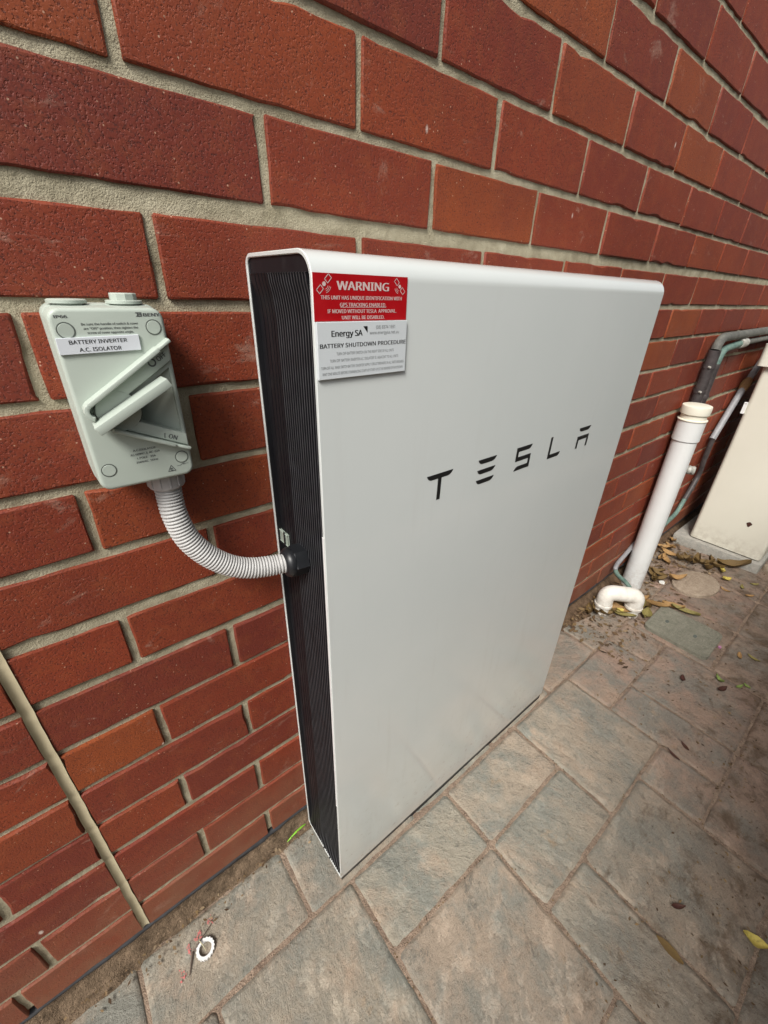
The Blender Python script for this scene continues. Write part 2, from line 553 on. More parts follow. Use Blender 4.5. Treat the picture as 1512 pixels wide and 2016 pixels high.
def tube(path, r, seg=16, bm=None, caps=True):
    bm = bm or bmesh.new()
    P = [Vector(p) for p in path]
    n = len(P)
    rad = r if callable(r) else (lambda i, t: r)
    tan = [(P[min(i + 1, n - 1)] - P[max(i - 1, 0)]).normalized() for i in range(n)]
    up = Vector((0, 0, 1)) if abs(tan[0].z) < 0.9 else Vector((1, 0, 0))
    u = tan[0].cross(up).normalized()
    rings = []
    for i in range(n):
        u = (u - tan[i] * u.dot(tan[i])).normalized()
        w = tan[i].cross(u)
        rr = rad(i, i / max(1, n - 1))
        rings.append([bm.verts.new(P[i] + (u * math.cos(2 * PI * k / seg) + w * math.sin(2 * PI * k / seg)) * rr) for k in range(seg)])
    for i in range(n - 1):
        for k in range(seg):
            bm.faces.new((rings[i][k], rings[i][(k + 1) % seg], rings[i + 1][(k + 1) % seg], rings[i + 1][k]))
    if caps:
        bm.faces.new(rings[0][::-1])
        bm.faces.new(rings[-1])
    return bm

def lathe(base, axis, prof, seg=24, bm=None):
    """prof: list of (distance along axis, radius)"""
    bm = bm or bmesh.new()
    base = Vector(base); ax = Vector(axis).normalized()
    up = Vector((0, 0, 1)) if abs(ax.z) < 0.9 else Vector((1, 0, 0))
    u = ax.cross(up).normalized(); w = ax.cross(u)
    rings = []
    for d, r in prof:
        rings.append([bm.verts.new(base + ax * d + (u * math.cos(2 * PI * k / seg) + w * math.sin(2 * PI * k / seg)) * max(r, 1e-5)) for k in range(seg)])
    for i in range(len(prof) - 1):
        for k in range(seg):
            bm.faces.new((rings[i][k], rings[i][(k + 1) % seg], rings[i + 1][(k + 1) % seg], rings[i + 1][k]))
    bm.faces.new(rings[0][::-1])
    bm.faces.new(rings[-1])
    return fix(bm)

try:
    FONT = bpy.data.fonts.load(bpy.utils.system_resource('DATAFILES', path='fonts') + '/NotoSansHebrew-Regular.woff2')
except Exception:
    FONT = None
CAP = 0.714 if FONT else 0.70
def text_mesh(bm, txt, cx, cz, w, h, y, bold=0.0, angle=0.0, shear=0.0, depth=0.00015):
    """flat print in the wall plane facing the viewer (-y); fitted to width w and height h about (cx, cz)"""
    cu = bpy.data.curves.new('t', 'FONT')
    cu.body = txt
    if FONT: cu.font = FONT
    cu.size = 1.0
    cu.resolution_u = 2
    ob = bpy.data.objects.new('t', cu)
    COL.objects.link(ob)
    dg = bpy.context.evaluated_depsgraph_get()
    me = bpy.data.meshes.new_from_object(ob.evaluated_get(dg))
    xs = [v.co.x for v in me.vertices]
    x0, x1, y0, y1 = min(xs), max(xs), 0.0, CAP
    sx = w / (x1 - x0); sy = h / (y1 - y0)
    ca, sa = math.cos(angle), math.sin(angle)
    copies = (0,) if bold <= 0 else (-1, 0, 1)
    for n_, sh in enumerate(copies):
        vs = []
        for v in me.vertices:
            a = (v.co.x - (x0 + x1) / 2) * sx + sh * bold * h
            b = (v.co.y - (y0 + y1) / 2) * sy
            a += b * shear
            vs.append(bm.verts.new((cx + a * ca - b * sa, y - depth - n_ * 1.5e-5, cz + a * sa + b * ca)))
        for p in me.polygons:
            try:
                bm.faces.new([vs[i] for i in p.vertices])
            except ValueError:
                pass
    bpy.data.objects.remove(ob)
    bpy.data.curves.remove(cu)
    bpy.data.meshes.remove(me)
    return bm

def flat_poly(bm, pts, y):
    vs = [bm.verts.new((x, y, z)) for x, z in pts]
    f = bm.faces.new(vs)
    f.normal_update()
    if f.normal.y > 0:
        f.normal_flip()
    return bm

# ================================================================== GROUND
rng = random.Random(7)
bm = bmesh.new()
vs = [bm.verts.new(v) for v in ((-4, -6, -0.045), (9, -6, -0.045), (9, 0.3, -0.045), (-4, 0.3, -0.045))]
bm.faces.new(vs)
ground = finish('ground', bm, MAT['soil'])
tag(ground, kind='structure')

# bedding sand that shows in the joints of the paved path
bm = bmesh.new()
NX, NY = 120, 36
g = {}
for i in range(NX + 1):
    for j in range(NY + 1):
        x = -1.2 + 4.6 * i / NX
        y = -1.32 + 1.33 * j / NY
        g[i, j] = bm.verts.new((x, y, -0.0042 + 0.0042 * noise.noise(Vector((x * 23, y * 23, 1.7)))))
for i in range(NX):
    for j in range(NY):
        bm.faces.new((g[i, j], g[i + 1, j], g[i + 1, j + 1], g[i, j + 1]))
path = finish('pavement', bm, MAT['joint_sand'], smooth=180)
tag(path, kind='structure')

U = 0.1457
def GX(k): return 0.2285 + U * k
def paver_mesh(name, w, d, seed, gap=0.0014):
    """irregular-edged stone slab about its centre, top at z = 0"""
    r = random.Random(seed)
    def ring(inset, z, jit, zj=0.0):
        pts = []
        nx, ny = max(4, int(w / 0.018)), max(4, int(d / 0.018))
        hw, hd = w / 2 - gap - inset, d / 2 - gap - inset
        c = 0.005
        for i in range(nx): pts.append((-hw + c + (2 * hw - 2 * c) * i / (nx - 1), -hd))
        for i in range(ny): pts.append((hw, -hd + c + (2 * hd - 2 * c) * i / (ny - 1)))
        for i in range(nx): pts.append((hw - c - (2 * hw - 2 * c) * i / (nx - 1), hd))
        for i in range(ny): pts.append((-hw, hd - c - (2 * hd - 2 * c) * i / (ny - 1)))
        return [(x + r.uniform(-jit, jit) * 0.5 + 0.0016 * noise.noise(Vector((x * 45, y * 45, seed * 1.7))), y + r.uniform(-jit, jit) * 0.5 + 0.0016 * noise.noise(Vector((x * 45, y * 45, seed * 1.7 + 50))), z + r.uniform(-zj, zj)) for x, y in pts]
    bm = bmesh.new()
    r0 = [bm.verts.new(p) for p in ring(0.010, 0.0, 0.0016)]
    r1 = [bm.verts.new(p) for p in ring(0.0042, -0.0016, 0.0012, 0.0005)]
    r2 = [bm.verts.new(p) for p in ring(0.0008, -0.0062, 0.0012)]
    r3 = [bm.verts.new(p) for p in ring(0.0, -0.03, 0.0)]
    bm.faces.new(r0)
    n = len(r0)
    for a, b in ((r0, r1), (r1, r2), (r2, r3)):
        for i in range(n):
            bm.faces.new((b[i], b[(i + 1) % n], a[(i + 1) % n], a[i]))
    fix(bm)
    me = bpy.data.meshes.new(name)
    bm.to_mesh(me); bm.free()
    me.materials.append(MAT['paver'])
    flat_front(me, 55)
    return me
PCACHE = {}
def paver(x0, y0, x1, y1):
    w, d = round(x1 - x0, 4), round(y1 - y0, 4)
    k = (w, d, rng.randrange(3))
    if k not in PCACHE:
        PCACHE[k] = paver_mesh('paver', w, d, hash(k) % 10007)
    o = bpy.data.objects.new('paver', PCACHE[k])
    o.location = ((x0 + x1) / 2, (y0 + y1) / 2, rng.uniform(-0.0016, 0.0010))
    o.rotation_euler = (rng.uniform(-.003, .003), rng.uniform(-.003, .003), rng.uniform(-.006, .006))
    link(o, path)
Y = [-0.004, -0.1505, -0.297, -0.4435, -0.590, -0.7365, -0.883, -1.0295, -1.176]
# slabs read from the photograph: grid columns (k) and rows
# row along the wall
xs = 0.1315
for k in range(-4, 9):
    a = 0.1315 + 0.2915 * k
    if a < -1.2: continue
    paver(a, Y[1], a + 0.2915, Y[0] + 0.002)
named = [(-2, 1, 0, 3), (-4, 1, -2, 3), (-6, 1, -4, 3), (0, 1, 2, 2), (0, 2, 2, 4), (2, 1, 4, 2), (2, 2, 4, 3), (4, 1, 6, 3), (2, 3, 3, 5), (3, 3, 5, 5),
         (5, 3, 6, 4), (6, 2, 7, 4), (6, 1, 8, 2), (8, 1, 9, 2), (7, 2, 9, 4),
         (9, 1, 10, 3), (10, 1, 11, 3), (11, 1, 13, 3), (9, 3, 11, 5), (11, 3, 13, 4), (11, 4, 13, 5), (13, 1, 15, 3), (13, 3, 14, 5), (14, 3, 16, 5), (15, 1, 17, 3), (16, 3, 18, 5), (17, 1, 18, 3), (18, 1, 20, 3), (18, 3, 20, 5),
         (5, 4, 7, 6), (7, 4, 9, 5), (7, 5, 9, 6), (0, 4, 2, 6), (-2, 3, 0, 5), (-4, 3, -2, 5), (-6, 3, -4, 5), (2, 5, 5, 6),
         (-2, 5, 0, 6), (-4, 5, -2, 7), (-6, 5, -4, 7), (9, 5, 11, 7), (11, 5, 13, 7), (13, 5, 14, 7), (14, 5, 16, 7), (16, 5, 18, 7), (18, 5, 20, 7)]
for (a, j0, b, j1) in named:
    paver(GX(a), Y[j1], GX(b), Y[j0])
for k in range(-2, 9, 2):
    paver(GX(k), Y[8], GX(k + 2), Y[6])

# earth filling the gap against the wall, with crumbs of dirt
def earth_strip(name, x0, x1, h_wall, reach, mat, seed, nx=160, ny=7):
    bm = bmesh.new()
    g = {}
    for i in range(nx + 1):
        for j in range(ny + 1):
            x = x0 + (x1 - x0) * i / nx
            t = j / ny
            rch = reach(x)
            y = 0.028 - t * (rch + 0.028)
            z = h_wall(x) * (1 - t) ** 1.6 - 0.004 * t
            z += 0.008 * (noise.noise(Vector((x * 38, y * 60, seed))) + 0.6 * noise.noise(Vector((x * 110, y * 130, seed + 3)))) * (1 - abs(2 * t - 0.7) * 0.6)
            g[i, j] = bm.verts.new((x, y, z))
    for i in range(nx):
        for j in range(ny):
            bm.faces.new((g[i, j], g[i, j + 1], g[i + 1, j + 1], g[i + 1, j]))
    fix(bm)
    o = finish(name, bm, mat, smooth=180)
    return tag(o, kind='structure')
earth_strip('dirt_strip', -1.2, 1.25, lambda x: 0.062 + 0.022 * noise.noise(Vector((x * 6, 0, 9))), lambda x: 0.004 + 0.010 * min(1, max(0, x / 0.15)) + 0.02 * min(1, max(0, (-0.12 - x) / 0.08)) + 0.006 * noise.noise(Vector((x * 19, 3, 1))), MAT['dirt_edge'], 2.0, 260, 8)
earth_strip('dirt_bank', 1.25, 3.4, lambda x: 0.042, lambda x: 0.055 + 0.03 * noise.noise(Vector((x * 5, 8, 1))) - 0.03 * (x > 1.9), MAT['soil'], 5.0, 200, 10)

# ================================================================== BRICK WALL
wall = tag(empty('brick_wall', (0, 0, 0)), 'red brick house wall in running bond with raked sandy mortar joints', 'wall')
# mortar body (a slab behind the brick faces)
bm = bmesh.new()
NX, NZ = 300, 140
WX0, WX1, WZ0, WZ1 = -1.15, 4.3, -0.08, 2.6
g = {}
for i in range(NX + 1):
    for j in range(NZ + 1):
        x = WX0 + (WX1 - WX0) * i / NX
        z = WZ0 + (WZ1 - WZ0) * j / NZ
        yy = 0.0034 + 0.0016 * noise.noise(Vector((x * 40, 0, z * 40))) + 0.0012 * (1 if z < 0.75 else 0)
        if z < 0.076: yy = 0.03
        g[i, j] = bm.verts.new((x, yy, z))
for i in range(NX):
    for j in range(NZ):
        bm.faces.new((g[i, j], g[i + 1, j], g[i + 1, j + 1], g[i, j + 1]))
b0 = [bm.verts.new(v) for v in ((WX0, 0.11, WZ0), (WX1, 0.11, WZ0), (WX1, 0.11, WZ1), (WX0, 0.11, WZ1))]
bm.faces.new(b0[::-1])
edge_b = [g[i, 0] for i in range(NX + 1)]; edge_t = [g[i, NZ] for i in range(NX + 1)]
edge_l = [g[0, j] for j in range(NZ + 1)]; edge_r = [g[NX, j] for j in range(NZ + 1)]
bm.faces.new(edge_b[::-1] + [b0[0], b0[1]])
bm.faces.new(edge_t + [b0[2], b0[3]])
bm.faces.new(edge_l + [b0[3], b0[0]])
bm.faces.new(edge_r[::-1] + [b0[1], b0[2]])
fix(bm)
finish('mortar', bm, MAT['mortar'], wall, smooth=40)

def brick_mesh(w, h, seed):
    r = random.Random(seed)
    chip = {}
    for _ in range(r.choice((0, 1, 1, 2))):
        k0 = r.randrange(24)
        for d_ in range(r.choice((1, 2))):
            chip[k0 + d_] = r.uniform(0.0015, 0.0042)
    def ring(inset, y, jit, yj=0.0):
        nx, nz = max(3, int(w / 0.021)), 4
        hw, hh = w / 2 - inset, h / 2 - inset
        c = 0.0012
        pts = []
        for i in range(nx): pts.append((-hw + c + (2 * hw - 2 * c) * i / (nx - 1), -hh))
        for i in range(nz): pts.append((hw, -hh + c + (2 * hh - 2 * c) * i / (nz - 1)))
        for i in range(nx): pts.append((hw - c - (2 * hw - 2 * c) * i / (nx - 1), hh))
        for i in range(nz): pts.append((-hw, hh - c - (2 * hh - 2 * c) * i / (nz - 1)))
        out = []
        for i, (x, z) in enumerate(pts):
            q = chip.get(i, 0.0) * (1.0 if y < 0.003 else 0.35)
            sx = 0.0 if abs(x) < hw - 0.002 else math.copysign(1, x)
            sz = 0.0 if abs(z) < hh - 0.002 else math.copysign(1, z)
            wv = 0.0008 * noise.noise(Vector((x * 30, z * 30, seed * 0.37)))
            out.append((x + r.uniform(-jit, jit) - sx * q + wv, y + r.uniform(-yj, yj) + (q * 0.25 if y > 0 else 0.0), z + r.uniform(-jit, jit) - sz * q + wv))
        return out
    bm = bmesh.new()
    r0 = [bm.verts.new(p) for p in ring(0.0020, 0.0, 0.0005)]
    r1 = [bm.verts.new(p) for p in ring(0.0005, 0.0009, 0.0007, 0.0003)]
    r2 = [bm.verts.new(p) for p in ring(0.0, 0.0045, 0.0007)]
    r3 = [bm.verts.new(p) for p in ring(0.0, 0.03, 0.0)]
    f = bm.faces.new(r0)
    n = len(r0)
    for a, b in ((r0, r1), (r1, r2), (r2, r3)):
        for i in range(n):
            bm.faces.new((a[i], a[(i + 1) % n], b[(i + 1) % n], b[i]))
    fix(bm)
    f = min(bm.faces, key=lambda q: q.calc_center_median().y)
    if f.normal.y > 0:
        bmesh.ops.reverse_faces(bm, faces=bm.faces[:])
    return bm
def bm_to_mesh(bm, name, mat, sm=50):
    me = bpy.data.meshes.new(name)
    bm.to_mesh(me); bm.free()
    me.materials.append(mat)
    flat_front(me, sm)
    return me
BCACHE = {}
def get_brick(w, h, var):
    k = (round(w, 3), round(h, 3), var)
    if k not in BCACHE:
        BCACHE[k] = bm_to_mesh(brick_mesh(w, h, int(w * 1000) * 31 + int(h * 10000) + var), 'brick', MAT['brick'])
    return BCACHE[k]
Z0 = 0.082
CH = 0.086
top_adj = {8: 0.003, 11: -0.003, 12: -0.0055, 0: -0.003, 16: -0.001}
bot_adj = {8: 0.006, 7: 0.004, 9: 0.005, 13: 0.0035, 3: 0.004}
brng = random.Random(21)
SEAL0 = (-0.1230, -0.1135)
def seal_at(z):
    d = -0.0075 * max(0.0, 0.75 - z) / 0.75
    return (SEAL0[0] + d, SEAL0[1] + d)
J = 0.0043
bricks = []
for c in range(0, 29):
    zb = Z0 + c * CH + bot_adj.get(c, 0.0)
    zt = Z0 + c * CH + 0.0765 + top_adj.get(c, 0.0)
    off = 0.0 if c % 2 else 0.12
    SEAL = seal_at((zb + zt) / 2)
    joints = [off + 0.24 * k for k in range(-8, 20)]
    if c == 0:
        joints = [j if j > -0.2 else j + 0.07 for j in joints]
    for a, b in zip(joints[:-1], joints[1:]):
        spans = [(a + J, b - J)]
        if a < SEAL[0] < b or a < SEAL[1] < b:
            spans = []
            if SEAL[0] - 0.001 - (a + J) > 0.02: spans.append((a + J, SEAL[0] - 0.0005))
            if (b - J) - SEAL[1] > 0.02: spans.append((SEAL[1] + 0.0005, b - J))
        for x0, x1 in spans:
            if x1 < -1.1 or x0 > 4.2: continue
            jx = brng.uniform(-0.0012, 0.0012)
            bricks.append((x0 + jx, x1 + jx, zb + brng.uniform(-.0008, .0008), zt + brng.uniform(-.0008, .0008)))
# the 300 that show largest are separate parts, the rest one joined part
camp = Vector((0.0012, -0.4988, 1.127))
def in_view(br):
    best = 0
    for x in (br[0], br[1]):
        for z in (br[2], br[3]):
            d = Vector((x, 0, z)) - camp
            dz = d.dot(Rf)
            if dz > 0.02 and abs(d.dot(Rr) / dz) < 0.98 and abs(d.dot(Rd) / dz) < 1.30:
                best = max(best, 1 / dz)
    hid = br[0] > 0.33 and br[1] < 1.05 and br[3] < 1.0
    return 0 if hid else best
order = sorted(bricks, key=lambda b: (-in_view(b), (b[0] - 0.5) ** 2 + (b[2] - 0.8) ** 2))
rest = bmesh.new()
for i, (x0, x1, zb, zt) in enumerate(order):
    w, h = x1 - x0, zt - zb
    loc = Vector(((x0 + x1) / 2, brng.uniform(-0.0014, 0.0008), (zb + zt) / 2))
    rot = (brng.uniform(-.008, .008), brng.uniform(-.004, .004), brng.uniform(-.004, .004))
    if i < 300:
        me = get_brick(round(w, 3), round(h, 3), brng.randrange(6))
        o = bpy.data.objects.new('brick', me)
        o.location = loc
        o.rotation_euler = rot
        link(o, wall)
    else:
        b2 = brick_mesh(w, h, i)
        for v in b2.verts:
            v.co += loc
        tmp = bpy.data.meshes.new('tmp')
        b2.to_mesh(tmp); b2.free()
        rest.from_mesh(tmp)
        bpy.data.meshes.remove(tmp)
o = finish('bricks', rest, MAT['brick'], wall)
flat_front(o.data, 50)
tag(o, kind='stuff')

# movement joint filled with sealant, one bead per course
bm = bmesh.new()
nz = 360
prev = None
for i in range(nz + 1):
    z = 0.086 + (2.5 - 0.086) * i / nz
    ph = ((z - Z0 + 0.005) / CH) % 1.0
    pinch = math.exp(-((ph - 0.0) / 0.05) ** 2) + math.exp(-((ph - 1.0) / 0.05) ** 2)
    ring = []
    SEAL = seal_at(z)
    for k in range(9):
        t = k / 8
        x = SEAL[0] - 0.0012 + (SEAL[1] - SEAL[0] + 0.0024) * t
        y = -0.0006 + 0.0026 * math.sin(PI * t) ** 0.8 + pinch * 0.0012 + 0.0006 * noise.noise(Vector((x * 90, 2, z * 22)))
        ring.append(bm.verts.new((x + 0.0008 * noise.noise(Vector((5, 1, z * 30))), y, z)))
    if prev:
        for k in range(8):
            bm.faces.new((prev[k], prev[k + 1], ring[k + 1], ring[k]))
    prev = ring
fix(bm)
finish('sealant_joint', bm, MAT['sealant'], wall, smooth=180)

# damp-proof membrane edge below the first course
bm = bmesh.new()
prev = None
for i in range(301):
    x = WX0 + (WX1 - WX0) * i / 300
    w1 = noise.noise(Vector((x * 14, 0, 4))); w2 = noise.noise(Vector((x * 45, 3, 4)))
    dz = -0.004 * w1
    pr = [(0.010, 0.078), (0.0045, 0.0765), (0.0008 - 0.002 * w1 + 0.0025 * w2, 0.0735 + dz * 0.5), (0.0010 + 0.003 * w2 - 0.002 * w1, 0.0695 + dz * 0.6 + 0.002 * w2), (0.012, 0.066 + dz), (0.020, 0.02)]
    ring = [bm.verts.new((x, y, z)) for y, z in pr]
    if prev:
        for k in range(len(pr) - 1):
            bm.faces.new((prev[k], prev[k + 1], ring[k + 1], ring[k]))
    prev = ring
fix(bm)
finish('damp_membrane', bm, MAT['membrane'], wall, smooth=180)

# ================================================================== UNSEEN FENCE ADDED TO SHADE THE PASSAGE
fence = tag(empty('shade_fence', (1.0, -1.22, 0)), 'unseen grey green steel fence added to shade the passage', 'fence')
fx = -0.35
while fx < 4.6:
    x1 = fx + 0.76
    bm = bmesh.new()
    pr = []
    k = fx
    while k < x1 - 0.01:
        for dx, dy in ((0, 0), (0.045, 0), (0.065, -0.03), (0.11, -0.03), (0.13, 0)):
            pr.append((k + dx * 0.97, -1.22 + dy))
        k += 0.152
    A = [bm.verts.new((x, y, 0.03)) for x, y in pr]; B = [bm.verts.new((x, y, FENCE_H)) for x, y in pr]
    for i in range(len(pr) - 1): bm.faces.new((A[i], A[i + 1], B[i + 1], B[i]))
    bmesh.ops.solidify(bm, geom=bm.faces[:], thickness=0.003)
    finish('fence_sheet', bm, MAT['fence'], fence)
    finish('fence_post', box((x1 - 0.012, -1.27, -0.03), (x1 + 0.028, -1.21, FENCE_H + 0.03), 0.003), MAT['fence'], fence)
    fx = x1 + 0.016
finish('top_rail', box((-0.36, -1.265, FENCE_H - 0.005), (4.62, -1.205, FENCE_H + 0.025), 0.003), MAT['fence'], fence)

# ================================================================== BATTERY UNIT
X0, X1 = 0.207, 0.962
YB, YF = -0.0025, -0.1419
ZB, ZT = 0.0165, 1.158
unit = tag(empty('battery_unit', ((X0 + X1) / 2, (YB + YF) / 2, 0.0)), 'tall white battery unit with finned black side standing against the brick wall', 'battery unit')

def yz_loop(inset, n=10):
    # corners: back-bottom, front-bottom, front-top, back-top  (y goes from YB (back) to YF (front))
    rad = [0.013, 0.007, 0.024, 0.012]
    yb, yf, zb, zt = YB - inset, YF + inset, ZB + inset, ZT - inset
    rad = [max(0.0015, r - inset) for r in rad]
    pts = []
    for (cy, cz, a0, rr) in ((yb - rad[0], zb + rad[0], 0, rad[0]), (yf + rad[1], zb + rad[1], 90, rad[1]),
                             (yf + rad[2], zt - rad[2], 180, rad[2]), (yb - rad[3], zt - rad[3], 270, rad[3])):
        for i in range(n + 1):
            a = math.radians(a0 + 90 * i / n)
            # angle 0 = toward +y/back-bottom start
            pts.append((cy + rr * math.cos(a), cz - rr * math.sin(a)))
    return pts
TH = 0.0042
bm = bmesh.new()
rings = []
for x, ins in ((X0 + 0.03, TH), (X0 + 0.0008, TH), (X0 + 0.0001, TH - 0.0008), (X0 + 0.0001, 0.0009), (X0 + 0.0009, 0.0), (X0 + 0.25, 0), (X0 + 0.5, 0), (X1 - 0.0009, 0.0), (X1 - 0.0001, 0.0009), (X1 - 0.0001, TH - 0.0008), (X1 - 0.0008, TH), (X1 - 0.03, TH)):
    rings.append([bm.verts.new((x, y, z)) for y, z in yz_loop(ins)])
n = len(rings[0])
for a, b in zip(rings[:-1], rings[1:]):
    for i in range(n):
        bm.faces.new((a[i], a[(i + 1) % n], b[(i + 1) % n], b[i]))
fix(bm)
finish('cover', bm, MAT['white'], unit, smooth=35)

# finned heat sinks closing both ends: ribs run vertically, flare out to the rim at top and bottom
def heat_sink(side):
    xe = X0 if side < 0 else X1
    yb, yf, zb, zt = YB - TH - 0.0003, YF + TH + 0.0003, ZB + TH + 0.0003, ZT - TH - 0.0003
    ys = [yb, yb - 0.0022]
    prof = [None, None]                    # None: stays at the rim
    def add(y, p):
        ys.append(y); prof.append(p)
    y = yb - 0.0030
    add(y, 0.0)
    for wpad in (0.0105, 0.0075, 0.0062, 0.0052, 0.0045):       # broad pads next to the wall
        add(y - 0.0003, 0.0062)
        add(y - wpad, 0.0062)
        add(y - wpad - 0.0003, -0.005)
        add(y - wpad - 0.0018, -0.005)
        y -= wpad + 0.0019
    pitch = (y - (yf + 0.0045)) / 15
    for i in range(15):
        yy = y - pitch * i
        add(yy - pitch * 0.10, 0.0062)
        add(yy - pitch * 0.38, 0.0062)
        add(yy - pitch * 0.46, -0.0060)
        add(yy - pitch * 0.99, -0.0060)
    add(yf + 0.0016, 0.0)
    ys += [yf + 0.0010, yf]; prof += [None, None]
    zs = []
    R = 0.055
    for i in range(13): zs.append(zb + 0.006 + R * (1 - math.cos(PI / 2 * i / 12)))
    m0, m1 = zs[-1], zt - 0.014 - R
    for i in range(1, 12): zs.append(m0 + (m1 - m0) * i / 12)
    for i in range(13): zs.append(zt - 0.014 - R + R * math.sin(PI / 2 * i / 12))
    zs = [zb, zb + 0.002] + zs + [zt - 0.0135] + [zt - 0.0135 + 0.0135 * math.sin(PI / 2 * i / 6) for i in range(1, 7)]
    bm = bmesh.new()
    def depth(z):
        t = min(max(0.0, z - zb - 0.006) / R, max(0.0, zt - 0.014 - z) / R, 1.0)
        d = 0.0022 + 0.0110 * math.sqrt(max(0.0, 1 - (1 - t) ** 2))
        return d
    g = []
    for z in zs:
        d = depth(z)
        flat = (z >= zt - 0.0137) or (z <= zb + 0.0005)
        row = []
        for yv, p in zip(ys, prof):
            k = min(1.0, d / 0.008)
            off = 0.0014 if p is None else (0.0022 if flat else d - p * k)
            hi = yb; lo = yf
            rb_, rf_ = 0.0090, 0.0202
            if z > zt - rb_: hi = yb - rb_ + math.sqrt(max(0, rb_ ** 2 - (z - zt + rb_) ** 2))
            if z > zt - rf_: lo = yf + rf_ - math.sqrt(max(0, rf_ ** 2 - (z - zt + rf_) ** 2))
            if z < zb + 0.0095: hi = yb - 0.0095 + math.sqrt(max(0, 0.0095 ** 2 - (zb + 0.0095 - z) ** 2))
            row.append(bm.verts.new((xe - side * off, min(hi, max(lo, yv)) + 1e-6 * len(row) * -1, z)))
        g.append(row)
    for a, b in zip(g[:-1], g[1:]):
        for i in range(len(ys) - 1):
            bm.faces.new((a[i], a[i + 1], b[i + 1], b[i]))
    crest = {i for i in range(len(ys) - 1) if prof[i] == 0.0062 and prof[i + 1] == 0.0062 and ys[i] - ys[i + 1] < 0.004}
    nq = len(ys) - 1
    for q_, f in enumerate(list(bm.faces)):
        if q_ % nq in crest and f.calc_center_median().z < zt - 0.0134: f.material_index = 1  # crest faces take the painted highlight colour
    fix(bm)
    c = sum((f.normal.x * f.calc_area() for f in bm.faces))
    if (c > 0) == (side < 0):
        bmesh.ops.reverse_faces(bm, faces=bm.faces[:])
    o = finish('heat_sink', bm, [MAT['black_metal'], MAT['rib_glint']], unit, smooth=25)
    return o
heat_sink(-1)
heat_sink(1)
# body closing the shell behind the sinks
finish('back_panel', box((X0 + 0.034, YB - TH - 0.006, ZB + TH + 0.008), (X1 - 0.034, YF + TH + 0.028, ZT - TH - 0.028)), MAT['black_plastic'], unit)
for xa in (X0 + 0.06, X1 - 0.16):
    finish('foot', box((xa, YB - 0.012, -0.002), (xa + 0.10, YF + 0.03, ZB + 0.001), 0.002), MAT['black_plastic'], unit)
finish('contact_shadow_rail', box((X0 + 0.004, YF + 0.0155, -0.001), (X1 - 0.004, YF + 0.0035, ZB + 0.002), 0.001, 1), MAT['black_plastic'], unit)  # black strip added for the dark contact shadow line under the front edge
# cable entry cut-out: pale plate seen behind the gland
bm = box((X0 + 0.0038, YB - 0.0070, 0.803), (X0 + 0.0060, YB - 0.0300, 0.8205), 0.001, 1)
finish('entry_plate', bm, MAT['iso_dark'], unit)
finish('entry_bracket', box((X0 + 0.0020, YB - 0.0215, 0.803), (X0 + 0.0037, YB - 0.0240, 0.8235)), MAT['black_plastic'], unit)
# small clips on the lower rim and the status light on the front edge
finish('rim_clip', box((X0 - 0.0004, -0.0700, ZB - 0.0006), (X0 + 0.004, -0.0735, ZB + 0.005)), MAT['black_plastic'], unit)
finish('rim_clip', box((X0 - 0.0004, -0.0940, ZB - 0.0006), (X0 + 0.004, -0.0975, ZB + 0.005)), MAT['black_plastic'], unit)
finish('status_light', box((X0 - 0.0003, YF + 0.0040, 0.30), (X0 + 0.003, YF + 0.0010, 0.872), 0.0003), MAT['white_plastic'], unit)

# ---- wordmark, five letters
YT = YF - 0.0003
def curve_tip(p0, p1, p2, n=5):
    return [((1 - t) ** 2 * p0[0] + 2 * t * (1 - t) * p1[0] + t * t * p2[0], (1 - t) ** 2 * p0[1] + 2 * t * (1 - t) * p1[1] + t * t * p2[1]) for t in [i / n for i in range(n + 1)]]
def bar(x0, x1, zt, h):
    # upper edge straight, both lower corners swept like the photographed letters
    return [(x0, zt), (x1, zt)] + curve_tip((x1, zt), (x1 - 0.004, zt - h), (x1 - 0.0115, zt - h)) + curve_tip((x0 + 0.0105, zt - h), (x0 + 0.003, zt - h), (x0, zt))
def letter(polys):
    bm = bmesh.new()
    for p in polys:
        q = []
        for v in p:
            if not q or (abs(v[0] - q[-1][0]) + abs(v[1] - q[-1][1])) > 1e-5: q.append(v)
        if abs(q[0][0] - q[-1][0]) + abs(q[0][1] - q[-1][1]) < 1e-5: q.pop()
        flat_poly(bm, q, YT)
    bmesh.ops.triangulate(bm, faces=bm.faces[:])
    for f in bm.faces:
        f.normal_update()
        if f.normal.y > 0: f.normal_flip()
    finish('letter', bm, MAT['black_print'], unit)
ZT_, ZBm, H = 0.9095, 0.8690, 0.0075
S_ = 0.006
# T
letter([bar(0.3675, 0.4190, ZT_, H), [(0.3895, ZT_ - H), (0.3965, ZT_ - H), (0.3965, ZBm), (0.3895, ZBm)]])
# E: three separate bars
letter([bar(0.4735, 0.5170, ZT_, H), bar(0.4735, 0.5170, ZT_ - 0.0165, H), bar(0.4735, 0.5170, ZBm + H, H)])
# S
x0, x1 = 0.5690, 0.6120
m = (ZT_ + ZBm) / 2
letter([[(x0, ZT_), (x1, ZT_)] + curve_tip((x1, ZT_), (x1 - 0.003, ZT_ - H), (x1 - 0.010, ZT_ - H)) + [(x0 + 0.0065, ZT_ - H), (x0 + 0.0065, m + H / 2), (x1, m + H / 2), (x1, ZBm), (x0, ZBm)]
        + curve_tip((x0, ZBm), (x0 + 0.004, ZBm + H), (x0 + 0.011, ZBm + H)) + [(x1 - 0.0065, ZBm + H), (x1 - 0.0065, m - H / 2), (x0, m - H / 2)]])
